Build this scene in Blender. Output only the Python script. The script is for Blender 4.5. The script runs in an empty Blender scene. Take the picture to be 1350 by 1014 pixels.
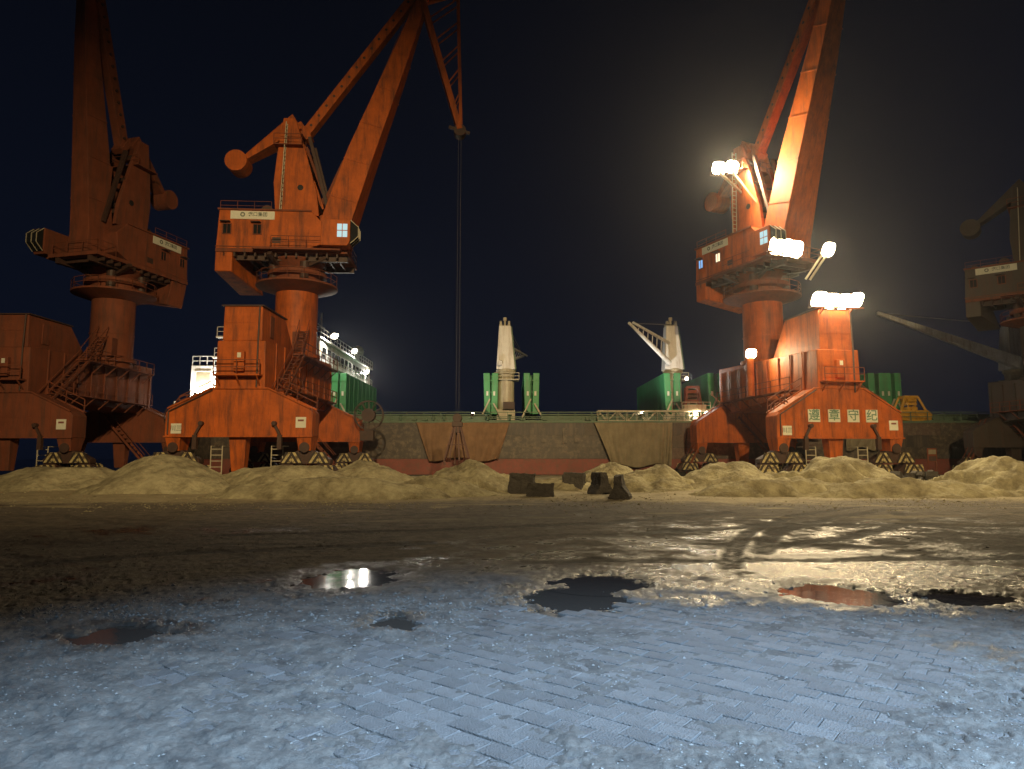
import bpy, math, random
import numpy as np
from mathutils import Vector, Matrix
R = math.radians
random.seed(7)
rng = np.random.default_rng(11)
sc = bpy.context.scene
COL = sc.collection

# ------------------------------------------------------------------ camera, sky, exposure
F, HC, PITCH = 893.0, 1.9, math.atan(96 / 893)
cam_d = bpy.data.cameras.new('camera')
cam = bpy.data.objects.new('camera', cam_d)
COL.objects.link(cam)
cam_d.sensor_width = 36
cam_d.lens = F / 1350 * 36
cam_d.clip_start = 0.1
cam_d.clip_end = 6000
cam.location = (0, 0, HC)
cam.rotation_euler = (R(90) + PITCH, 0, 0)
sc.camera = cam

world = bpy.data.worlds.new('World')
sc.world = world
world.use_nodes = True
wn, wl = world.node_tree.nodes, world.node_tree.links
wn.clear()
wo = wn.new('ShaderNodeOutputWorld')
bg = wn.new('ShaderNodeBackground')
tc = wn.new('ShaderNodeTexCoord')
sx = wn.new('ShaderNodeSeparateXYZ')
rp = wn.new('ShaderNodeValToRGB')
wl.new(tc.outputs['Generated'], sx.inputs[0])
wl.new(sx.outputs['Z'], rp.inputs[0])
rp.color_ramp.elements[0].position = 0.0
rp.color_ramp.elements[0].color = (0.0036, 0.0056, 0.0135, 1)
rp.color_ramp.elements[1].position = 0.75
rp.color_ramp.elements[1].color = (0.0011, 0.0015, 0.0028, 1)
wl.new(rp.outputs[0], bg.inputs['Color'])
bg.inputs['Strength'].default_value = 1.0
wl.new(bg.outputs[0], wo.inputs['Surface'])

def light(name, kind, loc, target, power, col, size=0.3, angle=100, blend=0.5, parent=None):
    d = bpy.data.lights.new(name, kind)
    d.energy = power
    d.color = col
    if kind == 'SPOT':
        d.spot_size = R(angle)
        d.spot_blend = blend
    d.shadow_soft_size = size
    o = bpy.data.objects.new(name, d)
    COL.objects.link(o)
    o.location = loc
    if target is not None:
        o.rotation_euler = (Vector(target) - Vector(loc)).to_track_quat('-Z', 'Y').to_euler()
    if parent: o.parent = parent
    return o

WARM = (1.0, 0.72, 0.36)
WHITE = (1.0, 0.78, 0.45)
# high yard floodlights behind the photographer: sodium light on cranes and sand
light('yard_floodlight', 'SPOT', (2, -24, 30), (-18, 52, 12), 175000, WARM, 0.8, 47, 1.0)
light('yard_floodlight', 'SPOT', (16, -16, 28), (19, 56, 6), 140000, WARM, 0.8, 50, 1.0)
# cool LED floodlight on the building behind the photographer, aimed at the paving
light('wall_floodlight', 'SPOT', (7.5, -7, 11), (3.5, -0.1, 0), 90000, (0.38, 0.62, 1.0), 0.1, 56, 0.62)

sc.view_settings.view_transform = 'Standard'
sc.view_settings.look = 'None'
sc.view_settings.exposure = 0.0
sc.view_settings.gamma = 1.0
sc.view_settings.use_curve_mapping = False
sc.render.engine = 'CYCLES'
sc.cycles.use_denoising = True
sc.cycles.max_bounces = 5
sc.cycles.volume_bounces = 0
sc.cycles.sample_clamp_indirect = 3.0
sc.cycles.caustics_reflective = False
sc.cycles.caustics_refractive = False

# ------------------------------------------------------------------ measuring helpers
def P(px, py, D):
    a = (px - 675) / F
    b = (507 - py) / F
    Y = math.cos(PITCH) - b * math.sin(PITCH)
    Z = math.sin(PITCH) + b * math.cos(PITCH)
    return Vector((a / Y * D, D, HC + Z / Y * D))

def G(px, py):
    a = (px - 675) / F
    b = (507 - py) / F
    Y = math.cos(PITCH) - b * math.sin(PITCH)
    Z = math.sin(PITCH) + b * math.cos(PITCH)
    t = -HC / Z
    return a * t, Y * t

# ------------------------------------------------------------------ materials
def mat(name, col, rough=0.6, metal=0.0, var=0.15, scale=1.2, dirt=None, dirt_amt=0.35, bump=0.15,
        bscale=8.0, emit=None, estr=0.0, streak=0.0, spec=0.5):
    m = bpy.data.materials.new(name)
    m.use_nodes = True
    n, l = m.node_tree.nodes, m.node_tree.links
    b = n['Principled BSDF']
    b.inputs['Roughness'].default_value = rough
    b.inputs['Metallic'].default_value = metal
    b.inputs['Specular IOR Level'].default_value = spec
    if emit:
        b.inputs['Base Color'].default_value = (*col, 1)
        b.inputs['Emission Color'].default_value = (*emit, 1)
        b.inputs['Emission Strength'].default_value = estr
        return m
    t = n.new('ShaderNodeTexCoord')
    no = n.new('ShaderNodeTexNoise')
    no.inputs['Scale'].default_value = scale
    no.inputs['Detail'].default_value = 8
    no.inputs['Roughness'].default_value = 0.65
    l.new(t.outputs['Object'], no.inputs['Vector'])
    r = n.new('ShaderNodeValToRGB')
    lo = tuple(c * (1 - var) for c in col)
    hi = tuple(min(1, c * (1 + var)) for c in col)
    r.color_ramp.elements[0].position = 0.3
    r.color_ramp.elements[0].color = (*lo, 1)
    r.color_ramp.elements[1].position = 0.7
    r.color_ramp.elements[1].color = (*hi, 1)
    l.new(no.outputs['Fac'], r.inputs[0])
    out = r.outputs[0]
    if dirt:
        mp = n.new('ShaderNodeMapping')
        mp.inputs['Scale'].default_value = (1.6, 1.6, 0.18 if streak else 1.6)
        l.new(t.outputs['Object'], mp.inputs[0])
        n2 = n.new('ShaderNodeTexNoise')
        n2.inputs['Scale'].default_value = 1.4
        n2.inputs['Detail'].default_value = 10
        n2.inputs['Roughness'].default_value = 0.75
        l.new(mp.outputs[0], n2.inputs['Vector'])
        r2 = n.new('ShaderNodeValToRGB')
        r2.color_ramp.elements[0].position = 0.47
        r2.color_ramp.elements[0].color = (0, 0, 0, 1)
        r2.color_ramp.elements[1].position = 0.66
        r2.color_ramp.elements[1].color = (dirt_amt, dirt_amt, dirt_amt, 1)
        l.new(n2.outputs['Fac'], r2.inputs[0])
        mx = n.new('ShaderNodeMix')
        mx.data_type = 'RGBA'
        mx.inputs['B'].default_value = (*dirt, 1)
        l.new(r2.outputs[0], mx.inputs['Factor'])
        l.new(out, mx.inputs['A'])
        out = mx.outputs['Result']
    l.new(out, b.inputs['Base Color'])
    if bump:
        n3 = n.new('ShaderNodeTexNoise')
        n3.inputs['Scale'].default_value = bscale
        n3.inputs['Detail'].default_value = 6
        l.new(t.outputs['Object'], n3.inputs['Vector'])
        bp = n.new('ShaderNodeBump')
        bp.inputs['Strength'].default_value = bump
        bp.inputs['Distance'].default_value = 0.05
        l.new(n3.outputs['Fac'], bp.inputs['Height'])
        l.new(bp.outputs[0], b.inputs['Normal'])
    return m

RUST = (0.09, 0.035, 0.02)
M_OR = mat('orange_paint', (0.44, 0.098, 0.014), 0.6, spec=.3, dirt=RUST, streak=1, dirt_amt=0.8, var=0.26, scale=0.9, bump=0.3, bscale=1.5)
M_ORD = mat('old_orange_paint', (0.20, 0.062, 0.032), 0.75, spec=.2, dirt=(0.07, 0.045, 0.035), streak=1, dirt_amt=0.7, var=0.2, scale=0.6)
M_DK = mat('dark_steel', (0.055, 0.03, 0.022), 0.6, var=0.3, dirt=RUST, dirt_amt=0.5)
M_BLACK = mat('black_rubber', (0.015, 0.014, 0.013), 0.7, var=0.2)
M_ROPE = mat('wire_rope', (0.16, 0.15, 0.13), 0.6, 0.0, var=0.2)
M_WHITE = mat('white_paint', (0.80, 0.80, 0.78), 0.5, dirt=(0.28, 0.2, 0.12), streak=1, dirt_amt=0.5, var=0.08)
M_CREAM = mat('cream_paint', (0.50, 0.46, 0.34), 0.55, dirt=(0.2, 0.12, 0.06), streak=1, dirt_amt=0.6, var=0.15)
M_SIGN = mat('sign_white', (0.66, 0.66, 0.55), 0.5, var=0.06, scale=4, bump=0.05)
M_INK = mat('sign_ink', (0.10, 0.13, 0.11), 0.6, var=0.2)
M_INKG = mat('sign_ink_green', (0.13, 0.24, 0.17), 0.6, var=0.2)
M_GREEN = mat('green_paint', (0.04, 0.30, 0.11), 0.5, dirt=(0.10, 0.16, 0.09), streak=1, dirt_amt=0.6, var=0.22, scale=0.5)
M_GREEND = mat('grey_green_paint', (0.10, 0.17, 0.11), 0.6, dirt=(0.1, 0.08, 0.05), dirt_amt=0.6)
M_HULL = mat('hull_paint', (0.058, 0.047, 0.038), 0.55, dirt=(0.19, 0.15, 0.10), dirt_amt=0.75, var=0.4, scale=0.35, bump=0.3, bscale=0.8)
M_RED = mat('antifouling_red', (0.22, 0.06, 0.045), 0.65, dirt=(0.12, 0.07, 0.05), dirt_amt=0.8, var=0.2, scale=0.4)
M_YEL = mat('yellow_paint', (0.62, 0.33, 0.02), 0.5, dirt=(0.2, 0.1, 0.02), dirt_amt=0.6, var=0.2)
M_GLASS = mat('dark_glass', (0.02, 0.022, 0.022), 0.12, var=0.1, bump=0)
M_GLASSW = mat('lit_window', (0.1, 0.1, 0.1), 0.3, emit=(1.0, 0.85, 0.55), estr=1.4)
M_GLASSB = mat('cab_window', (0.1, 0.1, 0.1), 0.3, emit=(0.55, 0.85, 0.9), estr=0.8)
M_GLASSBL = mat('blue_window', (0.1, 0.1, 0.1), 0.3, emit=(0.25, 0.55, 1.0), estr=0.9)
M_LAMP = mat('lamp_glow', (1, 1, 1), 0.4, emit=(1.0, 0.82, 0.5), estr=60)
M_LAMPW = mat('ship_lamp_glow', (1, 1, 1), 0.4, emit=(1.0, 0.90, 0.66), estr=30)
M_TARPB = mat('brown_tarpaulin', (0.21, 0.125, 0.07), 0.85, dirt=(0.12, 0.07, 0.04), dirt_amt=0.6, streak=1, var=0.25, bump=0.4, bscale=3)
M_TARPG = mat('pale_tarpaulin', (0.24, 0.205, 0.135), 0.85, dirt=(0.17, 0.13, 0.08), dirt_amt=0.6, streak=1, var=0.2, bump=0.4, bscale=3)
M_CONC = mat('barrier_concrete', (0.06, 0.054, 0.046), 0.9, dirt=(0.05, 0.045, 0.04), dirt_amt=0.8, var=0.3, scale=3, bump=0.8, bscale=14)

def sand_material():
    m = bpy.data.materials.new('pale_sand')
    m.use_nodes = True
    n, l = m.node_tree.nodes, m.node_tree.links
    b = n['Principled BSDF']
    b.inputs['Roughness'].default_value = 0.95
    b.inputs['Specular IOR Level'].default_value = 0.15
    t = n.new('ShaderNodeTexCoord')
    n1 = n.new('ShaderNodeTexNoise'); n1.inputs['Scale'].default_value = 0.9; n1.inputs['Detail'].default_value = 9
    n1.inputs['Roughness'].default_value = 0.7
    l.new(t.outputs['Object'], n1.inputs['Vector'])
    r = n.new('ShaderNodeValToRGB')
    e = r.color_ramp.elements
    e[0].position = 0.34; e[0].color = (0.17, 0.145, 0.09, 1)
    e[1].position = 0.62; e[1].color = (0.47, 0.43, 0.275, 1)
    l.new(n1.outputs['Fac'], r.inputs[0]); l.new(r.outputs[0], b.inputs['Base Color'])
    n2 = n.new('ShaderNodeTexNoise'); n2.inputs['Scale'].default_value = 5; n2.inputs['Detail'].default_value = 10
    n2.inputs['Roughness'].default_value = 0.7
    l.new(t.outputs['Object'], n2.inputs['Vector'])
    bp = n.new('ShaderNodeBump'); bp.inputs['Strength'].default_value = 1.0; bp.inputs['Distance'].default_value = 0.16
    l.new(n2.outputs['Fac'], bp.inputs['Height']); l.new(bp.outputs[0], b.inputs['Normal'])
    return m
M_SAND = sand_material()

def stripe_material():
    m = bpy.data.materials.new('hazard_stripes')
    m.use_nodes = True
    n, l = m.node_tree.nodes, m.node_tree.links
    b = n['Principled BSDF']; b.inputs['Roughness'].default_value = 0.6
    t = n.new('ShaderNodeTexCoord'); s = n.new('ShaderNodeSeparateXYZ')
    l.new(t.outputs['Object'], s.inputs[0])
    ab = n.new('ShaderNodeMath'); ab.operation = 'ABSOLUTE'; l.new(s.outputs['X'], ab.inputs[0])
    ad = n.new('ShaderNodeMath'); ad.operation = 'ADD'
    zz = n.new('ShaderNodeMath'); zz.operation = 'MULTIPLY'; zz.inputs[1].default_value = 0.62
    l.new(s.outputs['Z'], zz.inputs[0]); l.new(ab.outputs[0], ad.inputs[0]); l.new(zz.outputs[0], ad.inputs[1])
    md = n.new('ShaderNodeMath'); md.operation = 'PINGPONG'; md.inputs[1].default_value = 0.20
    l.new(ad.outputs[0], md.inputs[0])
    gt = n.new('ShaderNodeMath'); gt.operation = 'GREATER_THAN'; gt.inputs[1].default_value = 0.1
    l.new(md.outputs[0], gt.inputs[0])
    no = n.new('ShaderNodeTexNoise'); no.inputs['Scale'].default_value = 4; no.inputs['Detail'].default_value = 6
    l.new(t.outputs['Object'], no.inputs['Vector'])
    rr = n.new('ShaderNodeValToRGB'); rr.color_ramp.elements[0].position = 0.38; rr.color_ramp.elements[1].position = 0.55
    rr.color_ramp.elements[0].color = (0.10, 0.07, 0.04, 1); rr.color_ramp.elements[1].color = (0.50, 0.42, 0.20, 1)
    l.new(no.outputs['Fac'], rr.inputs[0])
    mx = n.new('ShaderNodeMix'); mx.data_type = 'RGBA'; mx.inputs['A'].default_value = (0.03, 0.022, 0.018, 1)
    l.new(gt.outputs[0], mx.inputs['Factor']); l.new(rr.outputs[0], mx.inputs['B'])
    l.new(mx.outputs['Result'], b.inputs['Base Color'])
    return m
M_STRIPE = stripe_material()

# ------------------------------------------------------------------ mesh helpers
class MB:
    def __init__(s): s.v = []; s.f = []
    def add(s, vs, fs):
        k = len(s.v); s.v += [tuple(v) for v in vs]; s.f += [tuple(i + k for i in f) for f in fs]; return s
    def box(s, x0, x1, y0, y1, z0, z1):
        return s.add([(x0, y0, z0), (x1, y0, z0), (x1, y1, z0), (x0, y1, z0), (x0, y0, z1), (x1, y0, z1), (x1, y1, z1), (x0, y1, z1)],
                     [(3, 2, 1, 0), (4, 5, 6, 7), (0, 1, 5, 4), (1, 2, 6, 5), (2, 3, 7, 6), (3, 0, 4, 7)])
    def hexa(s, bot, top):
        return s.add(list(bot) + list(top), [(3, 2, 1, 0), (4, 5, 6, 7), (0, 1, 5, 4), (1, 2, 6, 5), (2, 3, 7, 6), (3, 0, 4, 7)])
    def bar(s, a, b, w, h=None):
        h = h or w; a = Vector(a); b = Vector(b); d = (b - a).normalized()
        up = Vector((0, 0, 1)) if abs(d.z) < 0.95 else Vector((0, 1, 0))
        r = d.cross(up).normalized() * w / 2; u = r.cross(d).normalized() * h / 2
        return s.hexa([a - r - u, a + r - u, a + r + u, a - r + u], [b - r - u, b + r - u, b + r + u, b - r + u])
    def tube(s, a, b, r0, r1=None, n=12):
        r1 = r0 if r1 is None else r1; a = Vector(a); b = Vector(b); d = (b - a).normalized()
        up = Vector((0, 0, 1)) if abs(d.z) < 0.95 else Vector((0, 1, 0))
        x = d.cross(up).normalized(); y = x.cross(d)
        vs = [a + (x * math.cos(t) + y * math.sin(t)) * r0 for t in [2 * math.pi * i / n for i in range(n)]]
        vs += [b + (x * math.cos(t) + y * math.sin(t)) * r1 for t in [2 * math.pi * i / n for i in range(n)]]
        fs = [(i, (i + 1) % n, n + (i + 1) % n, n + i) for i in range(n)] + [tuple(range(n))[::-1], tuple(range(n, 2 * n))]
        return s.add(vs, fs)
    def lathe(s, prof, n=40, c=(0, 0)):
        vs = []
        for r, z in prof:
            vs += [(c[0] + r * math.cos(2 * math.pi * i / n), c[1] + r * math.sin(2 * math.pi * i / n), z) for i in range(n)]
        fs = [(k * n + i, k * n + (i + 1) % n, (k + 1) * n + (i + 1) % n, (k + 1) * n + i) for k in range(len(prof) - 1) for i in range(n)]
        fs += [tuple(range(n))[::-1], tuple(range((len(prof) - 1) * n, len(prof) * n))]
        return s.add(vs, fs)
    def prism(s, pts, y0, y1, axis='y'):      # polygon in x,z extruded along y
        n = len(pts)
        if axis == 'y': vs = [(x, y0, z) for x, z in pts] + [(x, y1, z) for x, z in pts]
        else: vs = [(y0, x, z) for x, z in pts] + [(y1, x, z) for x, z in pts]
        return s.add(vs, [(i, (i + 1) % n, n + (i + 1) % n, n + i) for i in range(n)] + [tuple(range(n))[::-1], tuple(range(n, 2 * n))])
    def rail(s, pts, h=1.0, step=1.4, w=0.05, mids=1):
        for a, b in zip(pts[:-1], pts[1:]):
            a = Vector(a); b = Vector(b); L = (b - a).length; k = max(1, round(L / step))
            for i in range(k + 1):
                p = a.lerp(b, i / k); s.bar(p, p + Vector((0, 0, h)), w)
            for j in range(mids + 1):
                z = Vector((0, 0, h * (1 - j / (mids + 1)))); s.bar(a + z, b + z, w)
        return s
    def mesh(s, name, m):
        me = bpy.data.meshes.new(name); me.from_pydata(s.v, [], s.f)
        import bmesh
        bm = bmesh.new(); bm.from_mesh(me); bmesh.ops.recalc_face_normals(bm, faces=bm.faces); bm.to_mesh(me); bm.free()
        if m: me.materials.append(m)
        return me
    def build(s, name, m, parent=None, loc=(0, 0, 0), rz=0.0, bevel=0.0):
        o = bpy.data.objects.new(name, s.mesh(name, m)); COL.objects.link(o)
        o.location = loc; o.rotation_euler = (0, 0, rz)
        if parent: o.parent = parent
        if bevel:
            b = o.modifiers.new('bevel', 'BEVEL'); b.width = bevel; b.segments = 2; b.limit_method = 'ANGLE'
        return o

def tag(o, label=None, cat=None, group=None, kind=None):
    if label: o['label'] = label
    if cat: o['category'] = cat
    if group: o['group'] = group
    if kind: o['kind'] = kind
    return o

def empty(name, loc=(0, 0, 0), rz=0.0, parent=None):
    o = bpy.data.objects.new(name, None); COL.objects.link(o); o.location = loc; o.rotation_euler = (0, 0, rz)
    if parent: o.parent = parent
    return o

def smooth(o, ang=40):
    for p in o.data.polygons: p.use_smooth = True
    try: o.data.set_sharp_from_angle(angle=R(ang))
    except Exception: pass
    return o

def lettering(text, size, m, parent, loc, rot=(R(90), 0, 0), name='lettering', sx=1.0):
    c = bpy.data.curves.new('text', 'FONT'); c.body = text; c.size = size; c.align_x = 'CENTER'; c.align_y = 'CENTER'
    c.extrude = 0.004; c.resolution_u = 2; c.offset = size * 0.012
    t = bpy.data.objects.new('text', c); COL.objects.link(t)
    dg = bpy.context.evaluated_depsgraph_get()
    me = bpy.data.meshes.new_from_object(t.evaluated_get(dg))
    bpy.data.objects.remove(t)
    me.materials.clear(); me.materials.append(m)
    o = bpy.data.objects.new(name, me); COL.objects.link(o); o.parent = parent; o.location = loc; o.rotation_euler = rot
    o.scale = (sx, 1, 1)
    return o

# ------------------------------------------------------------------ noise
def vnoise(x, y, seed=0):
    xi = np.floor(x).astype(np.int64); yi = np.floor(y).astype(np.int64)
    xf = x - xi; yf = y - yi
    u = xf * xf * (3 - 2 * xf); v = yf * yf * (3 - 2 * yf)
    def h(a, b):
        n = (a * 374761393 + b * 668265263 + seed * 974634777) & 0x7fffffff
        n = ((n ^ (n >> 13)) * 1274126177) & 0x7fffffff
        return ((n ^ (n >> 16)) & 0xffff) / 65535.0
    return (h(xi, yi) * (1 - u) + h(xi + 1, yi) * u) * (1 - v) + (h(xi, yi + 1) * (1 - u) + h(xi + 1, yi + 1) * u) * v
def fbm(x, y, f, octv=4, seed=0, g=0.5):
    s = 0; a = 1; t = 0
    for i in range(octv):
        s = s + a * (vnoise(x * f, y * f, seed + i * 17) - 0.5); t += a; a *= g; f *= 2.03
    return s / t * 2
def sstep(a, b, x):
    t = np.clip((x - a) / (b - a), 0, 1); return t * t * (3 - 2 * t)

# ------------------------------------------------------------------ ground
PUD = []   # cx, cy, rx, ry, rot
def pud(x0, y0, x1, y1, rot=0):
    a = G(x0, (y0 + y1) / 2); b = G(x1, (y0 + y1) / 2); n = G((x0 + x1) / 2, y1); f = G((x0 + x1) / 2, y0)
    PUD.append(((a[0] + b[0]) / 2, (n[1] + f[1]) / 2, abs(b[0] - a[0]) / 2, abs(f[1] - n[1]) / 2, rot))
pud(398, 749, 520, 777)
pud(484, 811, 552, 829)
pud(92, 822, 226, 851, 0.12)
pud(682, 772, 820, 802)
pud(725, 756, 855, 780)
pud(1040, 771, 1205, 799, -0.35)
pud(1190, 780, 1345, 797)
TR = []
def track(w, *pts):
    TR.append((w, [G(*p) for p in pts], ST[0]))
ST = [1.0]
track(0.28, (960, 750), (963, 728), (985, 702), (1045, 681), (1130, 668))
track(0.34, (1000, 728), (1018, 703), (1085, 686), (1170, 671))
track(0.42, (700, 742), (900, 739), (1100, 738), (1345, 735))
track(0.30, (1020, 722), (1120, 708), (1200, 690), (1178, 672))
track(0.5, (860, 702), (1000, 694), (1180, 692), (1345, 694))
track(0.4, (60, 742), (300, 728), (560, 716))
track(0.4, (300, 706), (560, 700), (800, 690), (960, 676))

ST = [0.45]
for a_ in range(16):
    x0_ = random.uniform(60, 1300); y0_ = random.uniform(672, 742); L_ = random.uniform(150, 520); k_ = random.uniform(-.05, .05); q_ = random.uniform(-14, 14)
    ST[0] = random.uniform(.25, .7)
    track(random.uniform(.16, .34), *[(x0_ + L_ * (t / 5 - .5), y0_ + k_ * L_ * (t / 5 - .5) + q_ * ((t / 5 - .5) ** 2 * 4 - .5)) for t in range(6)])

def ground_fields(x, y):
    big = fbm(x, y, 0.22, 4, 3); mid = fbm(x, y, 1.3, 4, 5); fine = fbm(x, y, 9.0, 4, 9, 0.6)
    pc = G(900, 862); pd = np.sqrt(((x - pc[0] + 0.4) / 3.3) ** 2 + ((y - pc[1]) / 2.3) ** 2) + 0.42 * mid + 0.42 * fbm(x, y, 2.4, 4, 21)
    pav = 1 - sstep(0.72, 1.25, pd)
    clod = np.clip(fbm(x, y, 16.0, 3, 31, 0.6) + 0.02, 0, 1) ** 0.8; pit = np.clip(fbm(x, y, 8.0, 3, 37, 0.6) - 0.18, 0, 1)
    mound = 0.012 + 0.010 * mid + 0.013 * fine + 0.024 * clod - 0.06 * pit
    far = sstep(9, 14, y)
    mound = mound * (1 - 0.45 * far) + 0.05 * big * sstep(12, 30, y)
    z = mound * (1 - pav) + pav * (-0.009 + 0.010 * fine + 0.016 * mid + 0.014 * clod - 0.03 * pit)
    wet = 0.38 + 0.55 * big + 0.55 * mid + 0.35 * fbm(x, y * 1.5, 2.6, 4, 91, 0.65) + 0.3 * fine + 0.25 * sstep(8.5, 10.5, y) - 0.5 * sstep(24, 32, y) + 0.24 * np.exp(-((x - 5.5) / 5.5) ** 2) * sstep(10, 12, y) * (1 - sstep(19, 25, y)) + 0.14 * sstep(0, 5, x) * sstep(8.2, 9.5, y) * (1 - sstep(12, 14, y)) - 0.22
    wet = wet - 0.35 * (1 - sstep(7.8, 9.2, y)) - 0.28 * sstep(11.5, 15, y)
    pool = np.zeros_like(x)
    for cx, cy, rx, ry, ro in PUD:
        c, s = math.cos(ro), math.sin(ro)
        dx = (x - cx) * c + (y - cy) * s; dy = -(x - cx) * s + (y - cy) * c
        d = np.sqrt((dx / rx) ** 2 + (dy / ry) ** 2) + 0.42 * mid + 0.42 * fbm(x, y * 1.6, 3.6, 4, 63, 0.6) + 0.10 * fine
        pool = np.maximum(pool, 1 - sstep(0.62, 1.30, d))
        wet = np.maximum(wet, 0.62 * (1 - sstep(1.2, 2.3, d + 0.3 * fine)))
    z = z * (1 - pool) - 0.05 * pool
    wet = np.maximum(wet, pool * 1.3)
    tr = np.zeros_like(x)
    wx = x + 0.14 * mid; wy = y + 0.45 * mid + 0.15 * big
    for w, pts, st_ in TR:
        dm = np.full_like(x, 1e9)
        for (ax, ay), (bx, by) in zip(pts[:-1], pts[1:]):
            vx, vy = bx - ax, by - ay; t = np.clip(((wx - ax) * vx + (wy - ay) * vy) / (vx * vx + vy * vy), 0, 1)
            dm = np.minimum(dm, np.hypot(wx - ax - t * vx, wy - ay - t * vy))
        tr = np.maximum(tr, st_ * (1 - sstep(w * 0.45, w * 1.05, dm)))
        z = z + 0.012 * st_ * np.exp(-((dm - w) / (0.25 * w)) ** 2) * (1 - pool)
    tr = np.maximum(tr, 0.30 * pav)
    tr = tr * (1 - pool) * np.clip(0.75 + 0.6 * fine, 0, 1)
    z = z - 0.018 * tr * (1 - pav)
    edge = 29.5 + 3.0 * fbm(x, y * 0.0 + 3, 0.10, 3, 41) + 2.5 * mid * 0.6 - 0.22 * np.clip(-x, -3, 22) * 0.5
    sand = sstep(-1.5, 1.5, y - edge + 1.5 * fine)
    patch = sstep(0.22, 0.5, fbm(x, y * 2.2, 0.35, 4, 77)) * sstep(17, 24, y)
    sand = np.maximum(sand, 0.75 * patch)
    z = z + 0.10 * sand * sstep(26, 34, y) + 0.12 * fbm(x, y, 0.5, 4, 55) * sand * sstep(30, 36, y)
    return z, np.clip(wet, 0, 1), np.clip(tr, 0, 1), np.clip(sand, 0, 1), pool

NX, NY = 780, 560
yy = np.concatenate([[-60, -30, -12, -5, -1, 1, 2.2], np.geomspace(3.0, 67.0, NY - 7)])
tt = np.concatenate([np.array([-40, -20, -10, -5, -3, -2, -1.5]), np.linspace(-1.25, 1.25, NX - 14), np.array([1.5, 2, 3, 5, 10, 20, 40])])
sp = np.maximum(yy, 3.0) * 0.80 + 1.0
X = tt[None, :] * sp[:, None]; Y = np.repeat(yy[:, None], NX, 1)
X = np.clip(X, -400, 400)
z, wet, tr, sand, pool = ground_fields(X, Y)
def grid_mesh(name, X, Y, Z, attrs, m):
    ny, nx = X.shape
    co = np.stack([X, Y, Z], -1).reshape(-1, 3).astype(np.float32)
    i = np.arange(ny * nx).reshape(ny, nx)
    q = np.stack([i[:-1, :-1], i[:-1, 1:], i[1:, 1:], i[1:, :-1]], -1).reshape(-1, 4)
    me = bpy.data.meshes.new(name)
    me.vertices.add(len(co)); me.vertices.foreach_set('co', co.ravel())
    me.loops.add(q.size); me.loops.foreach_set('vertex_index', q.ravel().astype(np.int32))
    me.polygons.add(len(q)); me.polygons.foreach_set('loop_start', (np.arange(len(q)) * 4).astype(np.int32))
    me.polygons.foreach_set('loop_total', np.full(len(q), 4, np.int32))
    me.polygons.foreach_set('use_smooth', np.ones(len(q), bool))
    for k, a in attrs.items():
        at = me.attributes.new(k, 'FLOAT', 'POINT'); at.data.foreach_set('value', a.ravel().astype(np.float32))
    me.update(calc_edges=True); me.materials.append(m)
    o = bpy.data.objects.new(name, me); COL.objects.link(o); return o

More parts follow.
